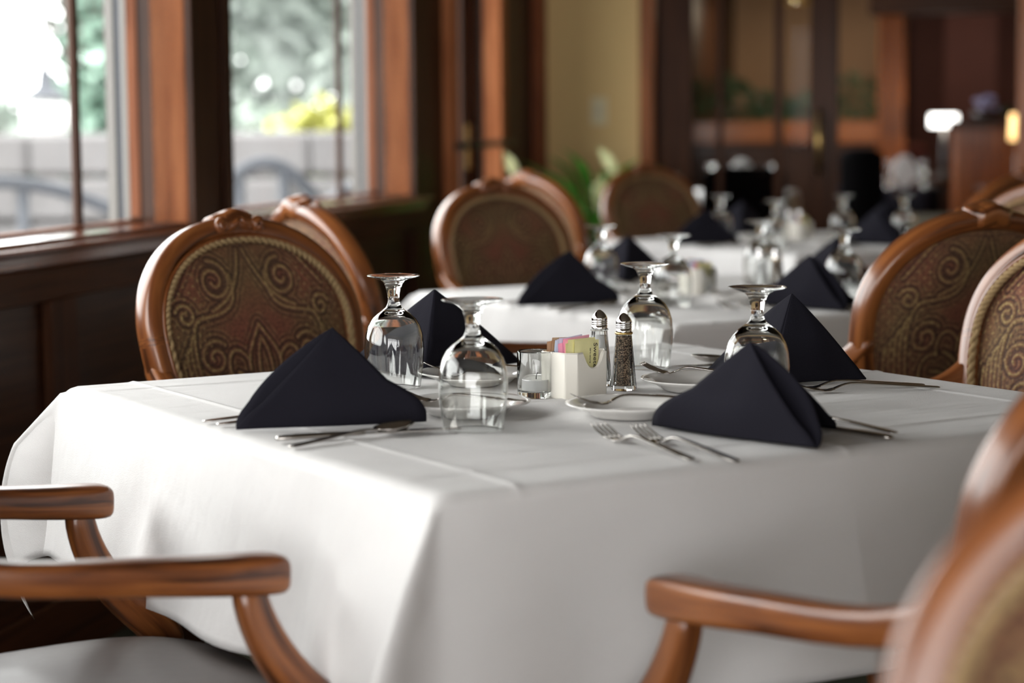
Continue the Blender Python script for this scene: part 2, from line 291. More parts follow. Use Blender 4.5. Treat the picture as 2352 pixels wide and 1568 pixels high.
# door in the window wall
d = empty('door_1', RO, RROT); struct(d)
f = MB(); f.box(-0.002, 0.036, 7.33, 7.44, 0, 2.2, 'z', 0.004).box(-0.055, 0.0, 8.215, 8.27, 0, 2.2, 'z', 0.003).box(-0.14, -0.098, 8.21, 8.27, 0, 2.2, 'z', 0.003).box(-0.14, 0.03, 7.44, 8.22, 2.08, 2.2, 'y', 0.004).box(-0.002, 0.02, 8.22, 8.34, 0, 2.2, 'z', 0.003)
f.build('door_frame', FRAMEW, d, smooth=False)
MB().box(-0.098, -0.055, 8.222, 8.27, 0, 2.2, 'z').build('weather_strip', CREAM, d, smooth=False)  # pale strip between the brown parts of the jamb
f = MB(); f.box(-0.138, -0.10, 7.41, 7.52, 0.02, 2.08, 'z', 0.004).box(-0.138, -0.10, 8.05, 8.21, 0.02, 2.08, 'z', 0.004).box(-0.138, -0.10, 7.52, 8.05, 0.02, 0.24, 'y', 0.004).box(-0.138, -0.10, 7.52, 8.05, 1.96, 2.08, 'y', 0.004)
f.build('door_leaf', DARKW, d, smooth=False)
MB().sheet((-0.12, 7.51, 0.23), (-0.12, 8.06, 0.23), (-0.12, 8.06, 1.97), (-0.12, 7.51, 1.97)).build('door_glass', PANE, d, smooth=False)
MB().box(-0.10, -0.09, 8.09, 8.19, 0.95, 1.13, 'z', 0.002).build('lock_plate', BRASS, d, smooth=False)
MB().sweep([(0.03, 7.36, 1.045), (0.05, 7.38, 1.05), (0.05, 8.30, 1.055), (0.015, 8.32, 1.055)], 0.02, 0.026).build('push_bar', BLACKM, d)
# end wall with the glass double door
wb = MB(); wb.box(-0.14, 0.466, WB, WB + 0.12, 0, CEIL).box(-0.14, 7, WB, WB + 0.12, 2.2, CEIL).box(2.16, 7, WB, WB + 0.12, 0, 2.2)
struct(wb.build('wall_back', OLIVE, smooth=False, **ROOM))
struct(MB().box(0.0, 0.05, WB - 0.10, WB - 0.001, 0, CEIL, 'z', 0.004).build('trim_2', ROOMW, smooth=False, **ROOM))
struct(MB().box(0.05, 0.466, WB - 0.02, WB - 0.001, 0, 0.14, 'x', 0.003).build('baseboard_back', ROOMW, smooth=False, **ROOM))
t = MB(); t.box(0.466, 0.53, WB - 0.025, WB + 0.14, 0, 2.2, 'z', 0.003).box(2.08, 2.2, WB - 0.025, WB + 0.14, 0, 2.2, 'z', 0.003).box(0.466, 2.2, WB - 0.025, WB + 0.14, 2.2, 2.28, 'x', 0.003)
struct(t.build('trim_3', ORW, smooth=False, **ROOM))
d = empty('door_2', RO, RROT); struct(d)
f = MB(); y0, y1 = WB + 0.03, WB + 0.075
f.box(0.532, 0.69, y0, y1, 0.01, 2.19, 'z', 0.003).box(1.205, 1.325, y0, y1, 0.01, 2.19, 'z', 0.003).box(0.69, 1.205, y0, y1, 0.01, 0.25, 'x', 0.003).box(0.69, 1.205, y0, y1, 2.07, 2.19, 'x', 0.003)
f.box(0.80, 0.825, y0, y1, 0.25, 2.07, 'z', 0.002).box(1.05, 1.085, y0, y1, 0.25, 2.07, 'z', 0.002)
f.build('door_leaf', WAINW, d, smooth=False)
MB().sheet((0.685, WB + 0.052, 0.24), (1.21, WB + 0.052, 0.24), (1.21, WB + 0.052, 2.08), (0.685, WB + 0.052, 2.08)).build('door_glass', PANE, d, smooth=False)
MB().sweep([(1.245, WB + 0.03, 0.92), (1.245, WB - 0.02, 0.93), (1.245, WB - 0.02, 1.16), (1.245, WB + 0.03, 1.17)], 0.016, 0.016, up=(1, 0, 0)).box(1.232, 1.258, WB + 0.02, WB + 0.031, 0.90, 1.19).build('door_handle', BRASS, d)
sw = empty('light_switch', RP(0.283, WB, 1.186), RROT); tag(sw, 'ivory light switch plate on the olive end wall', 'light switch')
MB().box(-0.036, 0.036, -0.007, 0, -0.06, 0.06, 'z', 0.003).build('switch_plate', SWITCH, sw, smooth=False)
MB().box(-0.009, 0.009, -0.013, -0.007, -0.016, 0.016, 'z', 0.002).build('switch_toggle', CREAM, sw, smooth=False)
struct(MB().box(6.9, 7, -4, 20, 0, CEIL).build('wall_right', CREAM, smooth=False, **ROOM))
wr = MB(); wr.box(-0.14, 0.15, -2.3, -2.2, 0, CEIL).box(4.75, 7, -2.3, -2.2, 0, CEIL).box(0.15, 4.75, -2.3, -2.2, 0, 0.35).box(0.15, 4.75, -2.3, -2.2, 2.12, CEIL); struct(wr.build('wall_near', OLIVE, smooth=False, **ROOM))
nw = empty('window_5', RO, RROT); struct(nw)  # unseen window added behind the camera to brighten the near cloth
f = MB(); f.box(0.15, 4.75, -2.28, -2.2, 0.35, 0.41, 'x', 0.004).box(0.15, 4.75, -2.28, -2.2, 2.06, 2.12, 'x', 0.004)
for k in range(7): f.box(0.15 + k * 0.7567, 0.21 + k * 0.7567, -2.28, -2.2, 0.41, 2.06, 'z', 0.004)
f.build('window_frame', ROOMW, nw, smooth=False)
# far room shell
ff = MB(); ff.box(-0.14, -0.04, WB + 0.12, 10.2, 0, CEIL).box(-0.14, -0.04, 13.0, 20, 0, CEIL).box(-0.14, -0.04, 10.2, 13, 0, 0.9).box(-0.14, -0.04, 10.2, 13, 2.3, CEIL)  # gap in this side wall is an added, unseen daylight opening
struct(ff.build('wall_far_left', DARKW, smooth=False, **ROOM))
struct(MB().box(-0.04, 7, 18.2, 18.3, 0, CEIL).build('wall_far', BRICK, smooth=False, **ROOM))
struct(MB().box(-0.14, 7, WB + 0.12, 20, 2.5, 2.6).build('ceiling_far', DARKW, smooth=False, **ROOM))
# ------------------------------------------------------------------ dining tables and cloths
def table_proto():
    t = empty('dining_table', (0, 0, 0))
    MB().box(0.012, S - 0.012, 0.012, S - 0.012, 0.715, 0.745, 'x', 0.006).build('tabletop', DARKW, t, smooth=False)
    a = MB(); a.box(0.09, S - 0.09, 0.09, 0.11, 0.64, 0.715, 'x').box(0.09, S - 0.09, S - 0.11, S - 0.09, 0.64, 0.715, 'x').box(0.09, 0.11, 0.11, S - 0.11, 0.64, 0.715, 'y').box(S - 0.11, S - 0.09, 0.11, S - 0.11, 0.64, 0.715, 'y')
    a.build('apron', DARKW, t, smooth=False)
    for x in (0.12, S - 0.12):
        for y in (0.12, S - 0.12): MB().sweep([(x, y, 0), (x, y, 0.4), (x, y, 0.714)], [0.035, 0.05, 0.06], [0.035, 0.05, 0.06], up=(1, 0, 0), n=8).build('leg', DARKW, t, smooth=False)
    return t
def cloth_mesh(seed, biasN=(0, 0)):
    D = 0.242; rn = random.Random(seed); ph = [rn.uniform(0, 6.28) for _ in range(16)]
    # sample lines in cloth coordinates, denser at the edges
    def samples():
        a = [-D * (22 - i) / 22 for i in range(22)] + [-0.012, -0.006] + [0.0]
        a += [0.004, 0.012] + [0.02 + (S - 0.04) * i / 60 for i in range(61)] + [c + d_ for c in (0.095, S - 0.095, S / 2) for d_ in (-0.008, -0.005, -0.0025, 0, 0.0025, 0.005, 0.008)] + [S - 0.012, S - 0.004]
        a += [S, S + 0.006, S + 0.012] + [S + D * i / 22 for i in range(1, 23)]
        a += [-D * i / 22 + 0.0 for i in range(0)]
        return sorted(set(round(q, 5) for q in a))
    A = samples(); n = len(A)
    def side(t, s, k):  # outward push of a hanging side: t along the edge, s distance below it
        e = min(1, s / D); x = t / S
        o = 0.006 + 0.012 * e + e * 0.007 * math.sin(9 * x + ph[k]) + e * 0.004 * math.sin(23 * x + ph[k + 4]) + e * e * 0.006 * math.sin(15 * x + ph[k + 8])
        if k >= 2:   # pushed in by the chairs behind
            g = min(1, max(0, s - 0.035) / 0.035); g = g * g * (3 - 2 * g) * min(1, max(0, min(x, 1 - x) - 0.05) / 0.12); o = o * (1 - g) - 0.075 * g
        if k == 1: o += e * (0.034 * max(0, min(1, (x - 0.16) / 0.335)) if x < 0.495 else 0.034 - 0.045 * min(1, (x - 0.495) / 0.36))   # pressed fold in the near right face
        if k == 0:
            for c, w, am in ((0.28, 0.06, 0.022), (0.72, 0.05, 0.026)): o += -am * e * math.exp(-((x - c - 0.1 * (e - 0.6)) / w) ** 2)
            o += 0.02 * e
        return o
    def pos(p, q):
        inx, iny = 0 <= p <= S, 0 <= q <= S
        if inx and iny:
            z = 0.0
            for c in (0.095, S - 0.095, S / 2): z += 0.0016 * math.exp(-((p - c) / 0.005) ** 2) + 0.0016 * math.exp(-((q - c) / 0.005) ** 2)
            z += 0.0007 * math.sin(7 * p + ph[12]) * math.sin(9 * q + ph[13])
            for d_ in (p, q, S - p, S - q): z -= 0.004 * max(0, 1 - d_ / 0.012) ** 2
            return (p, q, 0.7495 + z)
        cx_, cy_ = min(max(p, 0), S), min(max(q, 0), S); ex, ey = p - cx_, q - cy_
        if ex == 0 or ey == 0:
            if ey == 0: s_ = abs(ex); k = 0 if ex < 0 else 2; o = side(q, s_, k); dz = s_
            else: s_ = abs(ey); k = 1 if ey < 0 else 3; o = side(p, s_, k); dz = s_
            sx = math.copysign(1, ex) if ex else 0; sy = math.copysign(1, ey) if ey else 0
            return (cx_ + sx * o, cy_ + sy * o, 0.745 - dz * 0.985)
        a, b = abs(ex), abs(ey); r = math.hypot(a, b); phi = math.atan2(b, a)   # 0: along x side
        tt = 1 - abs(phi - math.pi / 4) / (math.pi / 4)
        near = (cx_ == 0 and cy_ == 0)
        kr = (0.95 - 0.78 * max(0, (r - 0.11)) / 0.235) if not near else 0.72 - 0.4 * max(0, r - 0.12)
        h = r * kr * 0.7071 * math.sin(math.pi / 2 * tt)
        sx, sy = math.copysign(1, ex), math.copysign(1, ey)
        # the sheet leaves the x-side plane (phi=0) along y, the y-side plane (phi=90) along x
        al = phi   # direction angle of the fold
        if phi < math.pi / 4: dirx, diry = math.sin(2 * al) * 0.7071 / max(1e-6, 1), 1 - 0.293 * math.sin(2 * al)
        else: diry, dirx = math.sin(2 * al) * 0.7071, 1 - 0.293 * math.sin(2 * al)
        if near: dirx += 0.55 * tt; diry *= 1 - 0.15 * tt
        L_ = math.hypot(dirx, diry); dirx /= L_; diry /= L_
        ox = side(cy_, min(D, r), 0 if ex < 0 else 2) * math.cos(phi) ** 2; oy = side(cx_, min(D, r), 1 if ey < 0 else 3) * math.sin(phi) ** 2
        return (cx_ + sx * (h * dirx + ox), cy_ + sy * (h * diry + oy), 0.745 - math.sqrt(max(0, r * r - h * h)) * 0.985)
    M = MB(); M.v = [pos(p, q) for q in A for p in A]; M.g = M.v
    M.f = []
    for j in range(n - 1):
        for i in range(n - 1):
            a, b, c, d_ = j * n + i, j * n + i + 1, (j + 1) * n + i + 1, (j + 1) * n + i
            lo = A[i] < 0, A[j] < 0; hi = A[i] >= S, A[j] >= S
            if (lo[0] and lo[1]) or (hi[0] and hi[1]): M.f += [(a, b, c), (a, c, d_)]
            elif (lo[0] and hi[1]) or (hi[0] and lo[1]): M.f += [(a, b, d_), (b, c, d_)]
            else: M.f.append((a, b, c, d_))
    return M
N1 = Vector((-0.0755, 2.007, 0)); N2 = Vector((0.324, 4.07, 0)); N3 = Vector((0.87, 6.28, 0))
TABS = [(N1, 0.0, 'nearest'), (N2, -0.03, 'middle'), (N3, -0.03, 'farthest')]
RZT = math.atan2(U.y, U.x)
tp = table_proto()
for i, (P, dz, nm) in enumerate(TABS):
    t = tp if i == 0 else copy_tree(tp)
    t.location = P + Vector((0, 0, 0)); t.rotation_euler.z = RZT; t.scale.z = (0.745 + dz - 0.001) / 0.745
    tag(t, ['square wooden dining table under the nearest white cloth', 'square wooden dining table under the middle white cloth', 'square wooden dining table under the farthest white cloth'][i], 'table', 'square dining tables along the windows')
    c = cloth_mesh(3 + i).build('tablecloth', LINEN, solid=0.0012)
    c.location = P + Vector((0, 0, dz + 0.0005)); c.rotation_euler.z = RZT
    tag(c, ['large white tablecloth draped over the nearest table in the foreground', 'white tablecloth on the middle table, just behind the nearest one', 'blurred white tablecloth on the farthest table of the row'][i], 'tablecloth', 'white tablecloths')
TZ = [0.7512, 0.7212, 0.7212]
# ------------------------------------------------------------------ chairs
def reseat(z): return -0.27 - (z - 0.79) * 0.255
def egg(th, inset=0.0, dn=0.0):
    a = 0.238 - inset; bu = 0.183 - inset; bl = 0.275 - inset
    c, s_ = math.cos(th), math.sin(th)
    x = a * spow(c, 0.92); z = 0.781 + (bu if s_ > 0 else bl) * spow(s_, 0.95)
    if s_ < 0: x *= 1 - 0.10 * s_ * s_
    return x, z
def backpt(x, z, off=0.0): return (x, reseat(z) + off + 0.35 * x * x, z)
def pattern(n=190):
    # damask line-work as fields over the panel, X,Z in -1..1
    L = []; D_ = []
    def spiral(cx, cz, r0, r1, turns, a0, sgn): return [(cx + (r0 + (r1 - r0) * k / 90) * math.cos(a0 + sgn * turns * 6.283 * k / 90), cz + 0.9 * (r0 + (r1 - r0) * k / 90) * math.sin(a0 + sgn * turns * 6.283 * k / 90)) for k in range(91)]
    def bez(a, b, c, d_, m_=50): return [((1 - t) ** 3 * a[0] + 3 * (1 - t) ** 2 * t * b[0] + 3 * (1 - t) * t * t * c[0] + t ** 3 * d_[0], (1 - t) ** 3 * a[1] + 3 * (1 - t) ** 2 * t * b[1] + 3 * (1 - t) * t * t * c[1] + t ** 3 * d_[1]) for t in [k / m_ for k in range(m_ + 1)]]
    for sg in (1, -1):
        m_ = lambda pts: [(sg * x, z) for x, z in pts]
        L.append(m_(spiral(0.36, 0.58, 0.17, 0.03, 1.7, 1.5, 1))); L.append(m_(spiral(0.50, 0.02, 0.15, 0.03, 1.5, 2.4, -1)))
        L.append(m_(bez((0.19, 0.62), (0.14, 0.3), (0.42, 0.35), (0.62, 0.30)))); L.append(m_(bez((0.03, 0.80), (0.14, 0.5), (0.25, 0.42), (0.45, 0.36))))
        L.append(m_(bez((0, 0.24), (0.1, 0.1), (0.19, 0.02), (0.16, -0.1)))); L.append(m_(bez((0.16, -0.02), (0.3, 0.16), (0.42, 0.02), (0.36, -0.14))))
        L.append(m_(bez((0.36, -0.12), (0.55, -0.1), (0.55, -0.38), (0.36, -0.44)))); L.append(m_(bez((0, 0.14), (0.09, 0.02), (0.08, -0.2), (0.03, -0.42))))
        L.append(m_(bez((0.02, -0.42), (0.1, -0.2), (0.2, -0.14), (0.30, -0.10)))); L.append(m_(bez((0.02, -0.44), (0.16, -0.34), (0.26, -0.26), (0.40, -0.26))))
        L.append(m_(spiral(0.2, -0.62, 0.14, 0.02, 1.5, 1.6, 1))); L.append(m_(bez((0.42, -0.45), (0.5, -0.6), (0.4, -0.8), (0.2, -0.9))))
        for q in range(5): L.append(m_(bez((0.62 + 0.055 * q, 0.30 - 0.1 * q), (0.78 + 0.03 * q, 0.1), (0.60 + 0.06 * q, -0.3), (0.52 + 0.05 * q, -0.8))))
        L.append(m_(spiral(0.72, 0.34, 0.10, 0.02, 1.3, 0.4, 1))); L.append(m_(bez((0.1, 0.9), (0.5, 0.95), (0.6, 0.7), (0.8, 0.5))))
        D_.append((sg * 0.5, 0.0, 0.15)); D_.append((sg * 0.2, -0.62, 0.12)); D_.append((sg * 0.36, 0.58, 0.1))
    pts = []
    for pl in L:
        for (x0, z0), (x1, z1) in zip(pl, pl[1:]):
            m_ = max(1, int(math.hypot(x1 - x0, z1 - z0) / 0.012))
            for k in range(m_): pts.append((x0 + (x1 - x0) * k / m_, z0 + (z1 - z0) * k / m_))
    return np.array(pts), D_
PTS, DOTS = pattern()
def field(X, Z):
    X = np.asarray(X); Z = np.asarray(Z); d = np.full(X.shape, 9.0)
    for c in range(0, len(PTS), 200):
        q = PTS[c:c + 200]; d = np.minimum(d, np.hypot(X[:, None] - q[:, 0], Z[:, None] - q[:, 1]).min(1))
    wob = 0.5 + 0.5 * np.sin(47 * X + 31 * Z) * np.sin(53 * Z - 29 * X)
    line = np.exp(-(d / 0.0085) ** 2) * (0.5 + 0.5 * wob) + 0.5 * np.exp(-((d - 0.052) / 0.007) ** 2) * wob + 0.35 * np.exp(-((d - 0.088) / 0.007) ** 2) * (1 - wob)
    dark = np.clip(np.exp(-((d - 0.028) / 0.010) ** 2) + 0.6 * np.exp(-((d - 0.070) / 0.010) ** 2), 0, 1) * 0.85
    red = 0.5 + 0.5 * np.sin(5.1 * np.abs(X) + 1.0) * np.sin(6.3 * Z + 0.7)
    for x, z, r in DOTS: red = np.maximum(red, np.exp(-((X - x) ** 2 + (Z - z) ** 2) / r ** 2))
    speck = (np.sin(61 * X + 7 * Z) * np.sin(71 * Z) > 0.72) * (np.abs(X) > 0.5)
    line = np.clip(line + 0.5 * speck, 0, 1)
    return line, np.clip(red, 0, 1), dark * (1 - line)
def panel(name, inset, off, bulge, parent, emb, nr=110, nt=420, sgn=1):
    M = MB(); XZ = []
    for j in range(nr + 1):
        q = j / nr
        for i in range(nt if j else 1):
            x, z = egg(2 * math.pi * i / nt, inset); x *= q; z = 0.735 + (z - 0.735) * q
            XZ.append((x / (0.238 - inset), (z - 0.735) / 0.22, q, x, z))
    a = np.array(XZ); ln, rd, dk = field(a[:, 0], a[:, 1])
    for (X, Z, q, x, z), l_, k_ in zip(XZ, ln, dk):
        h = bulge * (1 - q ** 2.6) + emb * (l_ - 0.6 * k_) * (1 if q < 0.97 else 0)
        M.v.append(backpt(x, z, off + sgn * h)); M.g.append((z, x, 0))
    for i in range(nt): M.f.append((0, 1 + i, 1 + (i + 1) % nt) if sgn < 0 else (0, 1 + (i + 1) % nt, 1 + i))
    for j in range(1, nr):
        for i in range(nt):
            A, B = 1 + (j - 1) * nt + i, 1 + (j - 1) * nt + (i + 1) % nt; q = (A, B, B + nt, A + nt)
            M.f.append(q[::-1] if sgn > 0 else q)
    o = M.build(name, DAMASK, parent)
    ca = o.data.color_attributes.new('pat', 'FLOAT_COLOR', 'POINT'); buf = np.ones((len(M.v), 4), dtype=np.float32); buf[:, 0] = ln; buf[:, 1] = rd; buf[:, 2] = dk
    ca.data.foreach_set('color', buf.ravel()); return o
def make_chair():
    t = empty('dining_armchair', (0, 0, 0)); t['category'] = 'chair'
    # oval back frame
    n = 120; path = []; ws = []; hs = []
    for i in range(n):
        th = 2 * math.pi * i / n; x, z = egg(th, 0.018); path.append(backpt(x, z))
    M = MB(); M.sweep(path, 0.036, 0.044, up=(0, 1, 0.25), n=16, p=0.62, closed=True)
    # beading groove ring on the front face
    path2 = [backpt(*egg(2 * math.pi * i / n, 0.030), off=0.0235) for i in range(n)]
    M.sweep(path2, 0.007, 0.006, up=(0, 1, 0.25), n=8, p=1, closed=True)
    # short stiles down to the seat rail
    for s_ in (-1, 1): M.sweep([backpt(s_ * 0.10, 0.53), (s_ * 0.14, -0.228, 0.49), (s_ * 0.19, -0.235, 0.44)], [0.05, 0.05, 0.055], [0.04, 0.042, 0.045], up=(0, 1, 0), n=12)
    M.build('back_frame', CHW, t)
    # carved crest: scrolled block on top of the oval
    C = MB(); pr = []; m_ = 30
    for k in range(m_ + 1):
        x = -0.045 + 0.09 * k / m_; xx, zz = x, 0.781 + 0.165 * (max(0, 1 - (x / 0.22) ** 2)) ** 0.475 + 0.016
        pr.append(backpt(x, zz - 0.006 + 0.003 * math.cos(x * 140) * (abs(x) < 0.06)))
    C.sweep(pr, [0.03 + 0.026 * min(1, 5 * min(k, m_ - k) / m_) for k in range(m_ + 1)], [0.02 + 0.018 * (min(1, 6 * min(k, m_ - k) / m_)) for k in range(m_ + 1)], up=(0, -0.25, 1), n=14, p=0.55)
    for s_ in (-1, 1):
        sp = [(s_ * (0.040 - (0.012 - 0.009 * k / 24) * math.cos(0.5 * k)), reseat(0.96) + 0.026 + 0.0004 * k, 0.952 + (0.012 - 0.009 * k / 24) * math.sin(0.5 * k)) for k in range(25)]
        C.sweep(sp, 0.009, 0.010, up=(0, 1, 0), n=8, p=1)
        C.sweep([(s_ * 0.028, reseat(0.95) + 0.020, 0.943), (s_ * 0.010, reseat(0.95) + 0.026, 0.956), (0, reseat(0.95) + 0.026, 0.964)], [0.006, 0.012, 0.008], [0.008, 0.014, 0.01], up=(0, 1, 0), n=8, p=1)
    C.build('crest_carving', CHW, t)
    panel('backrest', 0.029, 0.006, 0.022, t, 0.0022)
    panel('back_panel', 0.030, -0.012, 0.012, t, 0.001, nr=80, nt=320, sgn=-1)
    B = MB(); nn_ = 720; pth = [backpt(*egg(2 * math.pi * i / nn_, 0.037), off=0.022) for i in range(nn_)]
    for tw in (0, 1):
        pp = [(q[0] + 0.0035 * math.cos(i * 0.42 + math.pi * tw) * q[0] / 0.25, q[1] + 0.0035 * math.sin(i * 0.42 + math.pi * tw), q[2] + 0.0035 * math.cos(i * 0.42 + math.pi * tw) * (q[2] - 0.75) / 0.25) for i, q in enumerate(pth)]
        B.sweep(pp, 0.0085, 0.0085, up=(0, 1, 0.25), n=6, p=1, closed=True)
    B.build('braid_trim', BRAIDM, t)
    for s_ in (-1, 1):
        ap = [(0.214, -0.262, 0.748), (0.219, -0.235, 0.716), (0.228, -0.200, 0.692), (0.238, -0.150, 0.678), (0.246, -0.08, 0.669), (0.251, 0.0, 0.664), (0.253, 0.07, 0.656), (0.253, 0.125, 0.652), (0.253, 0.155, 0.650), (0.253, 0.166, 0.649), (0.253, 0.171, 0.649)]
        wsx = [0.03, 0.034, 0.036, 0.038, 0.041, 0.045, 0.049, 0.052, 0.052, 0.049, 0.036]; hsx = [0.036, 0.04, 0.038, 0.036, 0.036, 0.038, 0.041, 0.044, 0.044, 0.041, 0.028]
        MB().sweep([(s_ * a, b, c) for a, b, c in ap], wsx, hsx, n=16, p=0.5).build('armrest', CHW, t, sub=1)
        sp = [(0.252, 0.128, 0.644), (0.253, 0.131, 0.622), (0.255, 0.138, 0.598), (0.258, 0.152, 0.566), (0.260, 0.176, 0.532), (0.262, 0.208, 0.500), (0.263, 0.238, 0.472), (0.262, 0.252, 0.44)]
        q = MB().sweep([(s_ * a, b, c) for a, b, c in sp], [0.030, 0.031, 0.032, 0.034, 0.036, 0.038, 0.042, 0.046], [0.036, 0.037, 0.04, 0.044, 0.047, 0.05, 0.05, 0.05], up=(0, 1, 0), n=16, p=0.6)
        q.build('arm_support', CHW, t, sub=1)
        # front leg with carved knee, tapering
        MB().sweep([(s_ * 0.252, 0.25, 0.452), (s_ * 0.252, 0.252, 0.40), (s_ * 0.25, 0.252, 0.36), (s_ * 0.246, 0.25, 0.2), (s_ * 0.243, 0.25, 0.02), (s_ * 0.243, 0.25, 0)], [0.056, 0.058, 0.045, 0.036, 0.026, 0.03], [0.056, 0.058, 0.045, 0.036, 0.026, 0.03], up=(0, 1, 0), n=14, p=0.8).build('leg', CHW, t)
        MB().sweep([(s_ * 0.19, -0.235, 0.46), (s_ * 0.2, -0.24, 0.38), (s_ * 0.205, -0.27, 0.2), (s_ * 0.21, -0.32, 0.0)], [0.05, 0.045, 0.038, 0.03], [0.05, 0.045, 0.038, 0.03], up=(0, 1, 0), n=12, p=0.8).build('leg', CHW, t)
    # seat rail (shaped) and leather seat
    rail = [(-0.252, 0.25), (-0.2, 0.272), (-0.1, 0.283), (0, 0.286), (0.1, 0.283), (0.2, 0.272), (0.252, 0.25), (0.235, 0.1), (0.215, -0.1), (0.19, -0.235), (0.1, -0.245), (0, -0.247), (-0.1, -0.245), (-0.19, -0.235), (-0.215, -0.1), (-0.235, 0.1)]
    MB().sweep([(x, y, 0.425) for x, y in rail], 0.026, 0.062, n=12, p=0.4, closed=True).build('seat_rail', CHW, t)
    MB().sweep([(-0.12, 0.288, 0.405), (-0.05, 0.297, 0.398), (0, 0.300, 0.393), (0.05, 0.297, 0.398), (0.12, 0.288, 0.405)], [0.006, 0.012, 0.016, 0.012, 0.006], [0.012, 0.03, 0.045, 0.03, 0.012], n=10, p=0.9).build('rail_carving', CHW, t)
    Sm = MB(); nr, nt = 16, 64
    def seat(i, j):
        q = j / nr; a = 2 * math.pi * i / nt; c, s_ = math.cos(a), math.sin(a)
        x = 0.262 * spow(c, 0.55); y = 0.02 + 0.265 * spow(s_, 0.6); x *= 1 - 0.14 * (0.28 - y) / 0.53
        qq = min(1, q * 1.15); z = 0.452 + 0.05 * (1 - qq ** 3) ** 0.6 + 0.004 if q < 0.87 else 0.456 - 0.022 * (q - 0.87) / 0.13
        return (x * min(1, qq), 0.02 + (y - 0.02) * min(1, qq), z)
    Sm.v = [(0, 0.02, 0.506)] + [seat(i, j) for j in range(1, nr + 1) for i in range(nt)]; Sm.g = Sm.v
    Sm.f = [(0, 1 + i, 1 + (i + 1) % nt) for i in range(nt)] + [(1 + (j - 1) * nt + i, 1 + j * nt + i, 1 + j * nt + (i + 1) % nt, 1 + (j - 1) * nt + (i + 1) % nt) for j in range(1, nr) for i in range(nt)]
    Sm.build('seat', LEATH, t)
    return t
chair = make_chair()
CH = [((-0.446, 3.460), -V, 17, 'carved armchair with a dark paisley oval back, behind the nearest table by the window'),
 ((-0.748, 2.108), U, 0, 'carved armchair at lower left, showing only two armrests and a taupe leather seat'),
 ((0.585, 1.755), V, -2, 'armchair at the right side of the nearest table, its left armrest before the cloth'),
 ((0.879, 3.140), -U, -2, 'armchair at the right edge with a sunlit tan paisley back, beside the nearest table'),
 ((0.430, 1.040), -V, -46, 'large out-of-focus armchair back in the bottom right corner'),
 ((-0.401, 4.250), U, -4, 'window-side armchair of the middle table, seen side-on with its crest catching light'),
 ((0.815, 3.650), V, -4, 'armchair seen from behind with a shaded brown oval back, at the middle table'),
 ((-0.031, 5.560), -V, 10, 'armchair with a dark oval back, rear left of the middle table'),
 ((1.33, 5.18), -U, 0, 'right-hand armchair of the middle table, a pale corner of it at the right edge'),
 ((0.08, 6.70), U, 4, 'blurred armchair beside the green plant, window side of the farthest table'),
 ((1.526, 6.20), V, 0, 'blurred orange-brown armchair frame near the right edge, before the wooden stand'),
 ((0.530, 7.90), -V, 3, 'blurred armchair with a dark oval back in front of the glass door')]
for (bx, by), f, da, lab in CH:
    f = Matrix.Rotation(R(da), 3, 'Z') @ f
    loc = Vector((bx, by, 0)) + f * 0.27
    c = instance(chair, USED, 'chair', loc, math.atan2(-f.x, f.y), lab, group='carved oval-back armchairs'); c['category'] = 'chair'
# ------------------------------------------------------------------ tableware prototypes
def make_goblet():
    out = [(0.0362, 0.0), (0.0366, 0.0006), (0.0385, 0.014), (0.0412, 0.036), (0.042, 0.056), (0.0404, 0.073), (0.0366, 0.086), (0.031, 0.0955), (0.0235, 0.1025), (0.0165, 0.1075), (0.0115, 0.1115), (0.0088, 0.117), (0.0080, 0.123), (0.0086, 0.130), (0.0104, 0.138), (0.0128, 0.1445), (0.0165, 0.1490), (0.024, 0.1515), (0.0335, 0.1540), (0.0368, 0.1550), (0.0372, 0.1558), (0.0366, 0.1566), (0.030, 0.1560), (0.018, 0.1545), (0.0, 0.1538)]
    inn = [(0.0350, 0.0), (0.0354, 0.001), (0.0373, 0.014), (0.0399, 0.036), (0.0407, 0.056), (0.0391, 0.072), (0.0352, 0.084), (0.0295, 0.0925), (0.021, 0.099), (0.012, 0.1025), (0.0, 0.1035)]
    t = empty('water_goblet', (0, 0, 0)); t['category'] = 'glass'
    M = MB(); pr = inn[::-1] + out; M.lathe(pr, 56)
    o = M.build('goblet_glass', GLASS, None); bpy.data.objects.remove(t); o.name = 'water_goblet'; o.data.name = 'water_goblet'; o['category'] = 'glass'
    return o
gob = make_goblet()
def tw(P, i): return (P - N1) + TABS[i][0]
def on(x, y, i, dx=0, dy=0, z=0.0): q = tw(Vector((x + dx, y + dy, 0)), i); q.z = TZ[i] + z; return q
TN = ['on the nearest table', 'on the middle table', 'on the farthest table']
GB = [((-0.047, 2.451), 'upside-down clear water goblet right of the leftmost black napkin %s'), ((-0.165, 2.869), 'upside-down clear water goblet standing left of the rear napkin %s'),
      ((0.200, 3.080), 'upside-down clear water goblet behind the salt and pepper %s'), ((0.312, 2.609), 'upside-down clear water goblet between the two right napkins %s')]
GJ = {1: [(0, -0.03), (-0.02, 0), (0.02, -0.02), (0.045, 0.01)], 2: [(-0.09, 0.0), (-0.02, 0), (0.02, -0.05), (-0.04, 0.08)]}
T3G = [(0.715, 7.05), (0.84, 6.55), (1.125, 7.0), (1.33, 6.98)]
for i in range(3):
    for k, ((x, y), lab) in enumerate(GB):
        if i < 2: p_ = on(x, y, i, *(GJ[i][k] if i else (0, 0)))
        else: p_ = Vector((T3G[k][0], T3G[k][1], TZ[2]))
        instance(gob, USED, 'gob', p_, 0.3 * k, lab % TN[i], group='upturned water goblets')
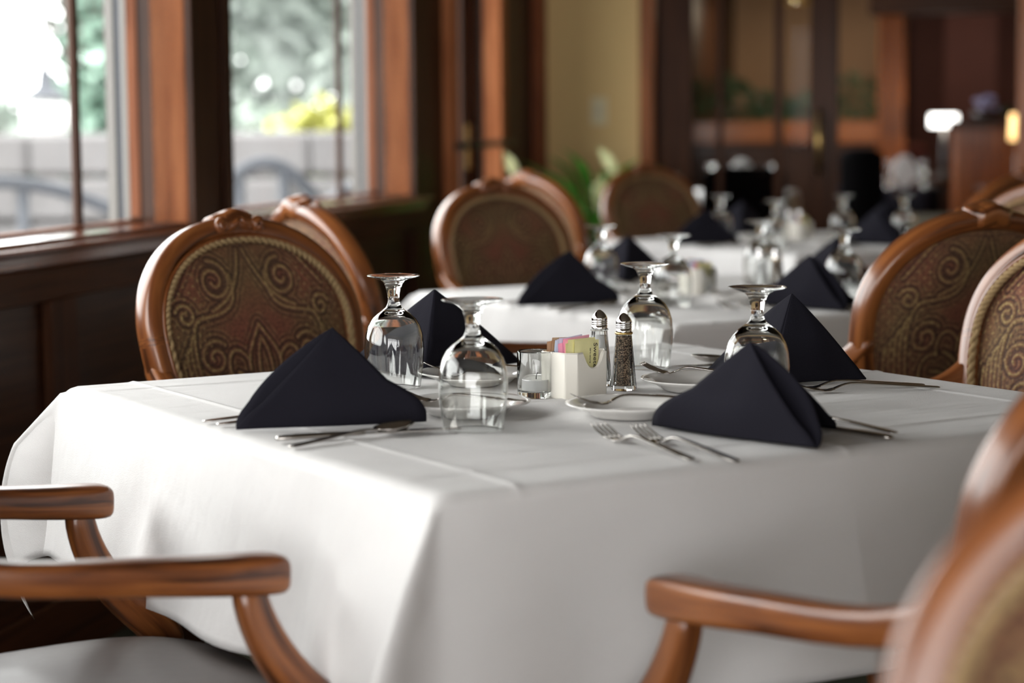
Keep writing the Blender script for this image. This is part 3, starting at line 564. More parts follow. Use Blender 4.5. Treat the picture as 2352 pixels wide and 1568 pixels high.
# napkins: two double-layered wings that meet at a spine
def napkin(A, S_, F1, F2, bulge=0.006, gap=0.016, dz=0.0):
    A, S_, F1, F2 = (Vector(q) + Vector((0, 0, dz)) for q in (A, S_, F1, F2)); mid = (F1 + F2) / 2; M = MB()
    ax = (S_ - mid); ax.z = 0; ax.normalize()
    def spine(t):   # bows outward near its foot
        p_ = A.lerp(S_, t); k = max(0, t - 0.55) / 0.45
        return p_ + ax * (0.016 * math.sin(math.pi * k) + 0.004 * math.sin(math.pi * t))
    for F in (F1, F2):
        nrm = (F - A).cross(S_ - A).normalized(); c_ = (A + S_ + F) / 3
        if (c_ - (A + S_ + mid) / 3).dot(nrm) < 0: nrm = -nrm
        inward = -nrm
        def front(t):
            p_ = A.lerp(F, t); k = max(0, t - 0.75) / 0.25
            return p_ + nrm * (0.007 * math.sin(math.pi * t)) - ax * 0.003 * math.sin(math.pi * k)
        for layer in (0, 1):
            def fn(s_, t):
                p_ = spine(t).lerp(front(t), s_); b = bulge * 4 * s_ * (1 - s_) * t + 0.0025 * math.sin(9 * s_ + 4 * t) * t * s_
                p_ = p_ + nrm * b
                if layer: p_ = p_ + inward * gap * s_ * math.sin(math.pi * min(1, t * 1.0)) ** 0.8 - ax * (0.020 * s_ * math.sin(math.pi * t) ** 0.8)
                p_.z = max(p_.z, min(A.z, S_.z, F1.z, F2.z) + 0.0012)
                return p_
            M.grid(lambda a, b: fn(a, b), 18, 22)
        # rolled lip closing the two layers at the foot corner
    return M
Z0 = 0.0018
NAPS = [
 dict(A=(-0.217, 2.473, 0.121), S=(-0.106, 2.498, Z0), F1=(-0.331, 2.444, Z0), F2=(-0.285, 2.600, Z0)),
 dict(A=(-0.112, 2.990, 0.126), S=(-0.124, 2.955, Z0), F1=(0.014, 3.140, Z0), F2=(-0.250, 3.11, Z0)),
 dict(A=(0.268, 2.303, 0.118), S=(0.168, 2.452, Z0), F1=(0.338, 2.262, Z0), F2=(0.383, 2.42, Z0)),
 dict(A=(0.398, 2.916, 0.122), S=(0.356, 2.835, Z0), F1=(0.500, 2.892, Z0), F2=(0.288, 3.015, Z0))]
NL = ['black cloth napkin folded into a standing pyramid, leftmost %s', 'black cloth napkin folded into a pyramid, at the rear left %s', 'black pyramid napkin at the front right %s', 'black pyramid napkin at the rear right %s']
NJ = {1: [(-0.055, 0), (0.0, 0), (-0.035, 0), (-0.005, 0.03)], 2: [(-0.08, 0.1), (0, 0.15), (-0.02, 0.15), (-0.01, 0.15)]}
for i in range(3):
    for k, d_ in enumerate(NAPS):
        j = NJ[i][k] if i else (0, 0)
        o = napkin(d_['A'], d_['S'], d_['F1'], d_['F2']).build('napkin', NAVY, solid=0.0022)
        off = tw(Vector((j[0], j[1], 0)), i) if i else Vector((0, 0, 0)); o.location = Vector((off.x, off.y, TZ[i]))
        if i: o.rotation_euler.z = 0
        tag(o, NL[k] % TN[i], 'napkin', 'black pyramid napkins')
# plates
pl = MB().lathe([(0, 0.004), (0.046, 0.004), (0.049, 0.0048), (0.055, 0.0095), (0.060, 0.0125), (0.076, 0.0168), (0.0805, 0.0178), (0.0815, 0.0168), (0.080, 0.0152), (0.062, 0.0095), (0.053, 0.003), (0.048, 0.0002), (0.046, 0.0), (0.044, 0.0012), (0, 0.0014)], 72).build('bread_plate', CHINA); pl['category'] = 'plate'
PLP = [((-0.058, 2.584), 'small white plate under the front left goblet %s'), ((-0.052, 2.902), 'small white plate in front of the rear left napkin %s'), ((0.147, 2.555), 'small white plate left of the front right napkin %s'), ((0.257, 2.806), 'small white plate behind the front right black napkin %s')]
for i in range(3):
    for k, ((x, y), lab) in enumerate(PLP):
        instance(pl, USED, 'plate', on(x, y, i, *((0, 0.0) if i == 0 else (-0.03, 0))), 0, lab % TN[i], group='white bread plates')
# cutlery, built along +Y from handle end
def loft(path, ws, hs, n=12, p=0.75): return MB().sweep([(0, y, z) for y, z in path], ws, hs, n=n, p=p)
def fork(L=0.205):
    t = empty('fork', (0, 0, 0)); k = L / 0.205; t['category'] = 'fork'
    M = loft([(0, .0022), (.004 * k, .0024), (.05 * k, .006), (.09 * k, .0095), (.115 * k, .0115), (.128 * k, .0105), (.138 * k, .0065), (.146 * k, .0032)], [.008, .0135, .0115, .0085, .0065, .0062, .009, .015], [.002, .0032, .0034, .0034, .0032, .003, .0026, .002])
    M.build('handle', STEEL, t, sub=1)
    H = MB(); H.sweep([(0, .143 * k, .0042), (0, .150 * k, .0024), (0, .158 * k, .0022), (0, .163 * k, .0028)], [.011, .019, .0225, .0228], [.0022, .002, .002, .002], n=12, p=.6)
    for q in (-1.5, -.5, .5, 1.5):
        H.sweep([(q * .0062, .160 * k, .0027), (q * .0062, .172 * k, .0045), (q * .0062, .186 * k, .0085), (q * .0060, .198 * k, .0128), (q * .0058, L, .0158)], [.0042, .0038, .0034, .0028, .0014], [.002, .002, .002, .0018, .0012], n=8, p=.7)
    H.build('tines', STEEL, t); return t
def spoon(L=0.185):
    t = empty('spoon', (0, 0, 0)); t['category'] = 'spoon'
    loft([(0, .0022), (.004, .0024), (.05, .0055), (.085, .0085), (.110, .0098), (.125, .0088), (.133, .0075)], [.008, .0135, .0115, .0085, .0062, .0058, .007], [.002, .0032, .0034, .0034, .0032, .003, .0026]).build('handle', STEEL, t, sub=1)
    def fn(a, b):
        th = 2 * math.pi * a; q = b; y = .157 + .028 * q * math.cos(th); x = .019 * q * math.sin(th) * (1 - 0.12 * math.cos(th)); z = .0012 + .0095 * q * q + .002 * math.cos(th) * q
        return (x, y, z)
    MB().grid(fn, 40, 10).build('bowl', STEEL, t, solid=0.0012); return t
def knife(L=0.225):
    t = empty('knife', (0, 0, 0)); t['category'] = 'knife'
    loft([(0, .004), (.004, .0045), (.05, .005), (.09, .005), (.104, .0048), (.108, .0045)], [.009, .015, .0135, .011, .0095, .008], [.003, .0075, .007, .006, .005, .0035]).build('handle', STEEL, t, sub=1)
    B = MB(); P_ = [(-.004, .106), (-.0045, .12), (-.008, .13), (-.0095, .16), (-.009, .19), (-.006, .212), (0, .225), (.004, .218), (.0055, .19), (.006, .15), (.005, .12), (.004, .106)]
    n_ = len(P_); B.add([(x, y, .0038) for x, y in P_] + [(x, y, .0052) for x, y in P_], [tuple(range(n_ - 1, -1, -1)), tuple(range(n_, 2 * n_))] + [(a, (a + 1) % n_, (a + 1) % n_ + n_, a + n_) for a in range(n_)])
    B.build('blade', STEEL, t, smooth=False); return t
FK, SP, KN, SF = fork(0.215), spoon(), knife(), fork(0.165)
FK['category'] = SF['category'] = 'fork'
def lay(proto, key, a, b, i, lab, group, z=0.0, tilt=0.0, j=(0, 0)):
    A, B = Vector((a[0], a[1], 0)), Vector((b[0], b[1], 0)); dr = B - A
    o = instance(proto, USED, key, on(a[0], a[1], i, *j, z=z), 0, lab, group=group)
    o.rotation_euler = (tilt, 0, math.atan2(-dr.x, dr.y)); return o
SETS = [ # (kind, handle end, tip, label)
 (FK, 'fk', (-0.382, 2.512), (-0.19, 2.575), 'fork handle poking out behind the leftmost napkin, farther of two, %s', 'dinner forks'),
 (FK, 'fk', (-0.361, 2.485), (-0.18, 2.548), 'fork handle poking out behind the leftmost napkin, nearer of two, %s', 'dinner forks'),
 (KN, 'kn', (-0.274, 2.352), (-0.06, 2.425), 'table knife along the front of the leftmost napkin %s', 'table knives'),
 (SP, 'sp', (-0.252, 2.300), (-0.112, 2.436), 'spoon with raised bowl in front of the leftmost napkin %s', 'spoons'),
 (FK, 'fk', (0.193, 2.190), (0.098, 2.385), 'dinner fork nearest the tablecloth corner, left of two, %s', 'dinner forks'),
 (FK, 'fk', (0.240, 2.175), (0.128, 2.40), 'dinner fork beside the front right napkin, right of two, %s', 'dinner forks'),
 (KN, 'kn', (0.432, 2.322), (0.290, 2.496), 'table knife handle under the spoon, right of the front right napkin, %s', 'table knives'),
 (SP, 'sp', (0.440, 2.338), (0.325, 2.482), 'spoon right of the front right napkin, bowl half hidden, %s', 'spoons'),
 (FK, 'fk', (0.569, 2.820), (0.398, 2.795), 'dinner fork at the rear right place, farther of two, %s', 'dinner forks'),
 (FK, 'fk', (0.584, 2.792), (0.412, 2.765), 'dinner fork at the rear right place, nearer of two, %s', 'dinner forks'),
 (KN, 'kn', (0.455, 3.10), (0.240, 3.045), 'table knife blade left of the rear right napkin %s', 'table knives'),
 (SP, 'sp', (0.455, 3.155), (0.285, 3.125), 'spoon bowl showing left of the rear right napkin %s', 'spoons'),
 (FK, 'fk', (0.03, 3.25), (0.02, 3.045), 'dark fork tines beside the rear left napkin %s', 'dinner forks'),
]
for i in range(3):
    for k, (pr, key, a, b, lab, grp) in enumerate(SETS):
        if i == 1 and k in (8, 9, 10, 11, 12): continue
        if i == 2 and k not in (2, 3, 5): continue
        jj = (0, 0) if i == 0 else (-0.05, 0.0) if i == 1 else (-0.07, 0.08)
        lay(pr, key, a, b, i, lab % TN[i], grp, z=0.0008 if key != 'sp' or k not in (7,) else 0.006, j=jj)
PF = [((0.235, 2.578), (0.083, 2.545), 'small fork lying across the plate left of the front right napkin %s', 0.0165, -0.02), ((0.333, 2.80), (0.175, 2.865), 'small fork on the plate right of the pepper shaker %s', 0.0165, 0.0), ((0.018, 2.558), (-0.14, 2.600), 'small fork on the plate under the front left goblet %s', 0.0165, -0.02), ((0.035, 2.925), (-0.12, 2.885), 'small fork on the plate in front of the rear left napkin %s', 0.0165, 0.0)]
for i in range(2):
    for a, b, lab, z, ti in PF:
        lay(SF, 'sf', a, b, i, lab % TN[i], 'small forks on bread plates', z=z, tilt=ti, j=(0, 0) if i == 0 else (-0.03, 0))
# sweetener caddy
def caddy():
    hx, hy, ch = 0.041, 0.033, 0.012; out = []
    def seg(a, b, n_): return [(a[0] + (b[0] - a[0]) * k / n_, a[1] + (b[1] - a[1]) * k / n_) for k in range(n_)]
    C = [(-hx + ch, -hy), (hx - ch, -hy), (hx, -hy + ch), (hx, hy - ch), (hx - ch, hy), (-hx + ch, hy), (-hx, hy - ch), (-hx, -hy + ch)]
    for k in range(8): out += seg(C[k], C[(k + 1) % 8], 20 if k in (0, 4) else 6)
    M = MB(); n_ = len(out)
    def top(x, y):
        if abs(abs(y) - hy) < 1e-4: q = abs(x - 0.004) / 0.020; return 0.062 - 0.022 * max(0, 1 - q * q) ** 0.75 if q < 1 else 0.062
        return 0.062
    inn = [(x * (hx - 0.0042) / hx, y * (hy - 0.0042) / hy) for x, y in out]
    sc = lambda f: [(x * f, y * f) for x, y in out]
    rings = [[(x, y, 0.0) for x, y in sc(0.95)], [(x, y, 0.003) for x, y in out], [(x, y, top(x, y) - 0.002) for x, y in out], [((x + u_) / 2, (y + w_) / 2, top(x, y)) for (x, y), (u_, w_) in zip(out, inn)], [(u_, w_, top(x, y) - 0.002) for (x, y), (u_, w_) in zip(out, inn)], [(u_, w_, 0.006) for u_, w_ in inn]]
    vs = [q for r in rings for q in r]; fs = [(a * n_ + k, a * n_ + (k + 1) % n_, (a + 1) * n_ + (k + 1) % n_, (a + 1) * n_ + k) for a in range(5) for k in range(n_)]
    fs += [tuple(range(n_ - 1, -1, -1)), tuple(5 * n_ + k for k in range(n_))]
    o = M.add(vs, fs).build('sweetener_caddy', CERAM, flatang=40); o['category'] = 'caddy'; return o
cad = caddy()
def packet(name, mat):
    def half(sg):
        def fn(a, b):
            x = (a - .5) * 0.052; z = b * 0.058; e = min(1, 5 * min(a, 1 - a)) * min(1, 6 * min(b, 1 - b))
            return (x, sg * (0.0004 + 0.0019 * e), z)
        return fn
    M = MB(); M.grid(half(1), 14, 14); M.grid(half(-1), 14, 14); o = M.build(name, mat); o['category'] = 'sweetener packet'; return o
PK = {'brown': packet('sugar_packet', BROWN), 'white': packet('sugar_packet', BLUE), 'pink': packet('sugar_packet', PINK), 'yellow': packet('sugar_packet', YELL)}
def lettering(txt, size, parent, loc, rot, name='lettering'):
    cu = bpy.data.curves.new(name, 'FONT'); cu.body = txt; cu.size = size; cu.extrude = 0.0001; cu.materials.append(INK)
    tmp = bpy.data.objects.new(name, cu); COL.objects.link(tmp); bpy.context.view_layer.update()
    me = bpy.data.meshes.new_from_object(tmp.evaluated_get(bpy.context.evaluated_depsgraph_get())); bpy.data.objects.remove(tmp)
    if not me.materials: me.materials.append(INK)
    o = bpy.data.objects.new(name, me); COL.objects.link(o); o.parent = parent; o.location = loc; o.rotation_euler = rot; return o
cpos = [(0.083, 2.755), (0.083 + 0.3995 - 0.045, 2.755 + 2.063), (0.083 + 0.9455 - 0.03, 2.755 + 4.273 + 0.1)]
CANG = R(46)
for i in range(3):
    c = instance(cad, USED, 'cad', Vector((cpos[i][0], cpos[i][1], TZ[i])), CANG, 'white ceramic sweetener caddy with scooped sides ' + TN[i], group='sweetener caddies')
    rn = random.Random(4 + i); y = 0.0215; order = (['brown'] * 3 + ['white'] * 4 + ['pink'] * 4 + ['yellow'] * 3)
    for k, kind in enumerate(order[:] if i == 0 else order[::3]):
        frac = k / (len(order) - 1 if i == 0 else 4); yy = y - frac * 0.040
        loc = c.location + Matrix.Rotation(CANG, 3, 'Z') @ Vector((rn.uniform(-0.005, 0.005) + (0.003 if kind == 'yellow' else -0.003), yy, 0.016 + rn.uniform(0, 0.007) + 0.002 * (kind == 'brown')))
        o = instance(PK[kind], USED, 'p' + kind, loc, CANG + rn.uniform(-0.06, 0.06), '', group='sweetener packets'); o.rotation_euler.x = 0.12 * (0.5 - frac) + 0.05; o.rotation_euler.y = rn.uniform(-0.10, 0.10)
        if kind == 'yellow' and i == 0 and k == len(order) - 1:
            o.rotation_euler.y = 0.06
            lettering('Sweetener', 0.0115, o, (0.0125, -0.0026, 0.054), (R(90), R(90), 0)); lettering('zero calorie', 0.0042, o, (0.0045, -0.0026, 0.047), (R(90), R(90), 0))
        pos = {0: 'rearmost', 1: 'second', 2: 'third', 3: 'front'}[min(3, k - order.index(kind))] if i == 0 else ''
        col = {'brown': 'brown', 'white': 'pale blue-white', 'pink': 'pink', 'yellow': 'yellow'}[kind]
        o['label'] = ('%s %s sweetener packet in the caddy %s' % (pos, col, TN[i])).strip() + (', with dark lettering' if kind == 'yellow' and i == 0 and k == len(order) - 1 else '')
# shakers
def shaker(fill, mat):
    t = empty(fill + '_shaker', (0, 0, 0)); t['category'] = 'shaker'
    def body(r0, r1, z0, z1, bev=0.0):
        vs = []; n_ = 16
        for r_, z_ in ((r0, z0), (r0 * 1.0, z0 + 0.004), (r1, z1)):
            for k in range(n_):
                a = 2 * math.pi * (k + .5) / n_; f_ = 1 if (k % 2) else 0.955; vs.append((r_ * f_ * math.cos(a), r_ * f_ * math.sin(a), z_))
        return vs, n_
    vs, n_ = body(0.0175, 0.0108, 0, 0.078); vi, _ = body(0.0142, 0.0085, 0.006, 0.078)
    fs = [(a * n_ + k, a * n_ + (k + 1) % n_, (a + 1) * n_ + (k + 1) % n_, (a + 1) * n_ + k) for a in range(2) for k in range(n_)] + [tuple(range(n_ - 1, -1, -1))]
    o_ = 3 * n_; fs += [(o_ + a * n_ + (k + 1) % n_, o_ + a * n_ + k, o_ + (a + 1) * n_ + k, o_ + (a + 1) * n_ + (k + 1) % n_) for a in range(2) for k in range(n_)] + [tuple(o_ + k for k in range(n_))]
    fs += [(2 * n_ + k, 2 * n_ + (k + 1) % n_, o_ + 2 * n_ + (k + 1) % n_, o_ + 2 * n_ + k) for k in range(n_)]
    MB().add(vs + vi, fs).build('glass_body', GLASS, t, smooth=False)
    MB().lathe([(0, 0.0064), (0.0131, 0.0064), (0.0132, 0.012), (0.0088, 0.070 if fill == 'salt' else 0.074), (0, 0.071 if fill == 'salt' else 0.075)], 32).build(fill, mat, t)
    MB().lathe([(0.0116, 0.0765), (0.0124, 0.0775), (0.0124, 0.079), (0.0112, 0.080)], 32).build('collar', GLASS if fill == 'salt' else BRASS, t)
    MB().lathe([(0.0106, 0.079), (0.0110, 0.0845), (0.0100, 0.0852), (0.0112, 0.0862), (0.0112, 0.0872), (0.0101, 0.0880), (0.0112, 0.0890), (0.0112, 0.0900), (0.0102, 0.0907), (0.0111, 0.0918), (0.0108, 0.095), (0.0090, 0.0990), (0.0055, 0.1030), (0.0018, 0.1056), (0, 0.1060)], 40).build('cap', CHROME, t)
    return t
SA, PE = shaker('salt', SALTM), shaker('pepper', PEPPER)
for i in range(3):
    j = [(0, 0), (0.075, -0.02), (-0.09, 0.1)][i]
    instance(SA, USED, 'sa', on(0.1225, 2.868, i, *j), 0.2, 'glass salt shaker with chrome cap ' + TN[i], group='salt shakers')
    instance(PE, USED, 'pe', on(0.1535, 2.815, i, *j), 0.1, 'tapered glass pepper shaker with chrome cap ' + TN[i], group='pepper shakers')
def votive():
    t = empty('votive_candle', (0, 0, 0)); t['category'] = 'candle'
    MB().lathe([(0, 0.008), (0.0228, 0.0085), (0.0236, 0.012), (0.0240, 0.061), (0.0249, 0.0625), (0.0257, 0.061), (0.0256, 0.03), (0.0252, 0.002), (0.0240, 0.0), (0, 0.0)][::-1], 56).build('glass_cup', GLASS, t)
    c = MB().lathe([(0, 0.0092), (0.0188, 0.0092), (0.0195, 0.010), (0.0195, 0.0235), (0.0198, 0.0242), (0.0192, 0.0242), (0.0188, 0.0235), (0.0188, 0.0222)], 48).build('candle_cup', FOILM, t)
    MB().lathe([(0, 0.0226), (0.0150, 0.0222), (0.0187, 0.0228), (0.0187, 0.018), (0, 0.018)], 40).build('wax', WAX, t)
    MB().sweep([(0, 0, 0.022), (0.0005, 0, 0.027), (0.002, 0, 0.030)], 0.0012, 0.0012, up=(1, 0, 0), n=6).build('wick', BLACKM, t); return t
VO = votive()
for i in range(2): instance(VO, USED, 'vo', on(0.032, 2.744, i, *((0, 0) if i == 0 else (0.02, 0))), 0, 'clear glass votive with a white tealight ' + TN[i], group='votive candles')
# ------------------------------------------------------------------ plant by the end wall
def leaf(M, base, tip, w, droop, up=Vector((0, 0, 1)), n=12):
    base, tip = Vector(base), Vector(tip); d_ = tip - base; sd = d_.cross(up).normalized(); nn_ = sd.cross(d_).normalized(); vs = []
    for i in range(n + 1):
        t = i / n; c = base + d_ * t + nn_ * (droop * math.sin(math.pi * t)); ww = w * math.sin(math.pi * min(1, t * 0.94 + 0.06)) ** 0.75 * (1 - 0.25 * t)
        for k in (-1, -.5, 0, .5, 1): vs.append(c + sd * (ww * k) + nn_ * (abs(k) * ww * 0.22))
    M.add(vs, [(i * 5 + k, i * 5 + k + 1, i * 5 + k + 6, i * 5 + k + 5) for i in range(n) for k in range(4)])
pp = empty('potted_plant', RP(0.40, 8.35, 0)); tag(pp, 'green potted plant with pale hooded flowers behind the far left chairs', 'plant')
MB().lathe([(0, 0), (0.13, 0), (0.15, 0.02), (0.185, 0.42), (0.195, 0.44), (0.178, 0.44), (0.165, 0.40), (0, 0.40)], 40).build('planter', TERRA, pp)
rn = random.Random(7); LM = MB(); SM = MB()
for k in range(80):
    a = rn.uniform(0, 6.283); rr = rn.uniform(0.12, 0.34); h = rn.uniform(0.66, 1.06) - rr * 0.35; b_ = (0.04 * math.cos(a), 0.04 * math.sin(a), 0.41)
    m_ = Vector((rr * 0.45 * math.cos(a), rr * 0.45 * math.sin(a), h - 0.10)); SM.sweep([b_, (m_.x * .6, m_.y * .6, (h + .3) / 2), tuple(m_)], 0.006, 0.006, n=6)
    LM_t = m_ + Vector((rr * 0.75 * math.cos(a), rr * 0.75 * math.sin(a), rn.uniform(-0.02, 0.16))); leaf(LM, m_, LM_t, rn.uniform(0.03, 0.05), 0.02)
LM.build('foliage', LEAF, pp); SM.build('stems', LEAF, pp)
for (dx, dz, tx) in ((-0.36, 1.035, -0.05), (0.05, 1.045, -0.05), (-0.02, 0.93, 0.03)):
    F = MB(); bx = Vector((dx * 0.98 + 0.0, 0.08 * dx, dz - 0.10)); F.sweep([(0, 0, 0.42), (dx * 0.4, 0, 0.75), tuple(bx)], 0.006, 0.005, n=6); leaf(F, bx + Vector((0.02, 0, -0.02)), bx + Vector((tx, 0, 0.09)), 0.026, 0.012, up=Vector((0, 1, 0.3)))
    F.sweep([tuple(bx + Vector((0, -0.012, 0.0))), tuple(bx + Vector((0, -0.014, 0.05)))], 0.013, 0.013, up=(1, 0, 0), n=8); F.build('flower', SPATHE, pp)
# ------------------------------------------------------------------ far room behind the glass doors
def world_at(x, y, z=0): return Vector((x, y, z))
pt = empty('planter_partition', RO, RROT); tag(pt, 'long orange wood partition topped with greenery, behind the glass door', 'partition')
P_ = MB(); P_.box(-0.03, 1.31, 13.97, 14.38, 1.0, 1.15, 'x', 0.01)
PB = MB(); PB.box(-0.02, 1.30, 14.0, 14.35, 0, 1.0, 'x', 0.01)
for k in range(4): PB.box(0.02 + k * 0.33, 0.28 + k * 0.33, 13.985, 14.0, 0.1, 0.92, 'z', 0.006)
PB.build('base_panels', DARKW, pt, smooth=False)
P_.build('cabinet', ORW, pt, smooth=False)
G = MB(); rn = random.Random(11)
for k in range(900):
    x = rn.uniform(0.0, 1.29); y = rn.uniform(14.02, 14.33); z = 1.14 + rn.uniform(0, 0.30) * (0.75 + 0.25 * math.sin(7 * x)); a = rn.uniform(0, 6.28); leaf(G, (x, y, z), (x + 0.08 * math.cos(a), y + 0.08 * math.sin(a), z + rn.uniform(-0.04, 0.07)), 0.02, 0.008, n=3)
G.build('greenery', LEAFD, pt)
def far_table(r, w, sz, mat, lab, top=0.75, cat='table'):
    t = empty('far_dining_table', RP(r, w, 0), RROT); tag(t, lab, cat, 'tables in the far room')
    MB().lathe([(0, 0), (0.25, 0), (0.24, 0.03), (0.05, 0.06), (0.04, 0.6), (0.2, top - 0.03), (0, top - 0.03)], 24).build('pedestal', DARKW, t)
    n_ = 64; h = sz / 2; vs = []; 
    for q, (rr, z) in enumerate(((0, top), (1.0, top), (1.015, top - 0.02), (1.05, top - 0.3))):
        for k in range(n_):
            a = 2 * math.pi * k / n_; c, s_ = spow(math.cos(a), 0.35), spow(math.sin(a), 0.35); f_ = rr * (1 + (0.03 * math.sin(9 * a) if q == 3 else 0)); vs.append((h * c * f_, h * s_ * f_, z))
    MB().add(vs, [(j * n_ + k, j * n_ + (k + 1) % n_, (j + 1) * n_ + (k + 1) % n_, (j + 1) * n_ + k) for j in range(3) for k in range(n_)][::1]).build('cloth_cover', mat, t, solid=0.002)
    return t
far_table(0.50, 11.5, 0.90, LINEN, 'white-clothed table with glasses behind the left pane of the glass door')
far_table(1.42, 12.4, 0.62, NAVY, 'dark-clothed table with glasses in the far room, behind the narrow black chair')
far_table(1.86, 8.35, 0.72, TAUPE, 'grey-taupe clothed low table in the doorway, behind the farthest white table')
rn = random.Random(5)
def far_goblets(r, w, sp, n_, lab):
    for k in range(n_):
        g_ = copy_tree(gob); g_.location = RP(r + sp * (k % 3 - 1) + rn.uniform(-0.02, 0.02), w + sp * (k // 3 - 0.9) * 0.8 + rn.uniform(-0.02, 0.02), 0.7505); g_.rotation_euler.z = 0; g_['group'] = lab; g_['label'] = lab; g_['category'] = 'glass'
far_goblets(0.50, 11.5, 0.33, 7, 'blurred upturned goblet on the white table behind the glass door')
far_goblets(1.42, 12.4, 0.20, 6, 'blurred upturned goblet on the dark table behind the narrow black far chair')
def fan(r, w, lab):
    M = MB(); n_ = 14
    for k in range(n_):
        a0 = math.pi * (0.12 + 0.76 * k / n_); a1 = math.pi * (0.12 + 0.76 * (k + 1) / n_); am = (a0 + a1) / 2
        for x0, x1, d0, d1 in ((a0, am, 0, 0.012), (am, a1, 0.012, 0)):
            M.add([(0.015 * math.cos(x0), d0 * .3, 0.0), (0.015 * math.cos(x1), d1 * .3, 0.0), (0.085 * math.cos(x1), d1, 0.02 + 0.17 * math.sin(x1)), (0.085 * math.cos(x0), d0, 0.02 + 0.17 * math.sin(x0))], [(0, 1, 2, 3)])
    o = M.build('napkin', LINEN, smooth=False, solid=0.003, loc=RP(r, w, 0.753), rz=RROT + 0.3); tag(o, lab, 'napkin', 'white fan-folded napkins in the far room')
fan(0.13, 11.35, 'white fan-folded napkin at the left edge of the glass door'); fan(0.70, 11.10, 'white fan-folded napkin behind the right pane of the glass door')
fan(1.30, 12.16, 'white fan-folded napkin left of the narrow black far chair'); fan(1.53, 12.16, 'white fan-folded napkin right of the narrow black far chair')
def far_chair(x, y, ang, mat, lab, w=0.4, h=0.92, wn='far_chair'):
    t = empty(wn, (x, y, 0), ang); tag(t, lab, 'chair', 'chairs in the far room')
    MB().box(-w / 2, w / 2, -0.22, 0.22, 0.40, 0.49, 'x', 0.03).build('seat', mat, t)
    n_ = 24; pth = [(0, 0, 0)]
    def fn(a, b): xx = (a - .5) * w; zz = 0.47 + (h - 0.47) * b; return (xx * (1 - 0.06 * b), -0.22 - 0.05 * b + 0.12 * (a - .5) ** 2, zz - 0.03 * (abs(a - .5) * 2) ** 4 * b)
    MB().grid(fn, n_, 12).build('backrest', mat, t, solid=0.05)
    for sx in (-1, 1):
        for sy in (-1, 1): MB().sweep([(sx * (w / 2 - 0.03), sy * 0.18, 0), (sx * (w / 2 - 0.04), sy * 0.17, 0.41)], [0.025, 0.04], [0.025, 0.04], up=(0, 1, 0), n=8).build('leg', DARKW, t)
    return t
far_chair(1.08, 10.15, 0.15, BLKF, 'broad black chair back seen through the glass door', w=0.42, h=0.92)
far_chair(1.86, 10.6, -0.4, BLKF, 'narrow black chair back in the open doorway', w=0.22, h=1.0)
far_chair(2.55, 14.5, 0.5, REDF, 'rose upholstered chair in the far room, below the bright lamp', w=0.5, h=1.0)
far_chair(3.25, 14.2, 2.6, REDF, 'rose upholstered chair half behind the wooden stand', w=0.5, h=0.9)
hs = empty('host_stand', RP(1.99, 11.8, 0), RROT); tag(hs, 'orange-brown wooden host stand in the far room at right', 'host stand')
h_ = MB(); h_.box(-0.19, 0.19, -0.16, 0.16, 0, 1.10, 'z', 0.008).box(-0.17, 0.17, -0.172, -0.16, 0.12, 0.98, 'z', 0.006); h_.build('body', STANDW, hs, smooth=False)
MB().box(-0.21, 0.21, -0.19, 0.18, 1.10, 1.14, 'x', 0.006).build('top', DARKW, hs, smooth=False)
fl = empty('flower_bowl', RP(1.98, 11.8, 1.141), RROT); tag(fl, 'dark bowl of lilac and white flowers on the wooden stand', 'flowers')
MB().lathe([(0, 0), (0.05, 0), (0.09, 0.045), (0.085, 0.045), (0.045, 0.006), (0, 0.006)], 28).build('bowl', BLACKM, fl)
LIL = plain('lilac_petals', srgb(176, 172, 200), 0.7, var=0.15, scale=20)
B_ = MB(); rn = random.Random(2)
for k in range(50):
    a = rn.uniform(0, 6.28); q = rn.uniform(0, 0.06); c = Vector((q * math.cos(a), q * math.sin(a), 0.05 + rn.uniform(0, 0.07))); b2 = rn.uniform(0, 6.28); leaf(B_, c, c + Vector((0.035 * math.cos(b2), 0.035 * math.sin(b2), 0.02)), 0.018, 0.006, n=4)
B_.build('blooms', LIL, fl)
B_ = MB()
for k in range(30):
    a = rn.uniform(-1, 1); c = Vector((0.06, 0, 0.04)); leaf(B_, c, c + Vector((0.12 * math.cos(a), 0.12 * math.sin(a), rn.uniform(-0.06, 0.05))), 0.014, 0.01, n=5)
B_.build('foliage', LEAFD, fl)
def lamp(loc, lab, mat, r0, r1, h, col, en, base=0.0):
    t = empty('table_lamp', loc); tag(t, lab, 'lamp')
    MB().lathe([(0, 0), (0.08, 0), (0.08, 0.015), (0.015, 0.03), (0.02, base * 0.5), (0.008, base), (0, base)], 24).build('lamp_base', BLACKM, t)
    MB().lathe([(r0, base), (r1, base + h), (r1 - 0.004, base + h), (r0 - 0.004, base)], 32, closed=True).build('lamp_shade', mat, t)
    l_ = bpy.data.lights.new('lamp_bulb', 'POINT'); l_.energy = en; l_.color = col; l_.shadow_soft_size = 0.03; o = bpy.data.objects.new('lamp_bulb', l_); COL.objects.link(o); o.parent = t; o.location = (0, 0, base + h * 0.5)
side = empty('side_table', (2.72, 13.0, 0)); tag(side, 'small dark side table under the bright lamp in the far room', 'side table')
MB().lathe([(0, 0.76), (0.22, 0.76), (0.22, 0.79), (0, 0.79)], 28).build('table_top', DARKW, side); MB().lathe([(0.14, 0), (0.13, 0.02), (0.03, 0.05), (0.025, 0.76)], 20).build('pedestal', DARKW, side)
lamp((2.72, 13.0, 0.7905), 'wide bright white-shaded lamp glowing in the far room', LAMPW, 0.088, 0.085, 0.075, (1, 0.9, 0.75), 4, base=0.315)  # glowing shade and bulb added in place of a window reflection
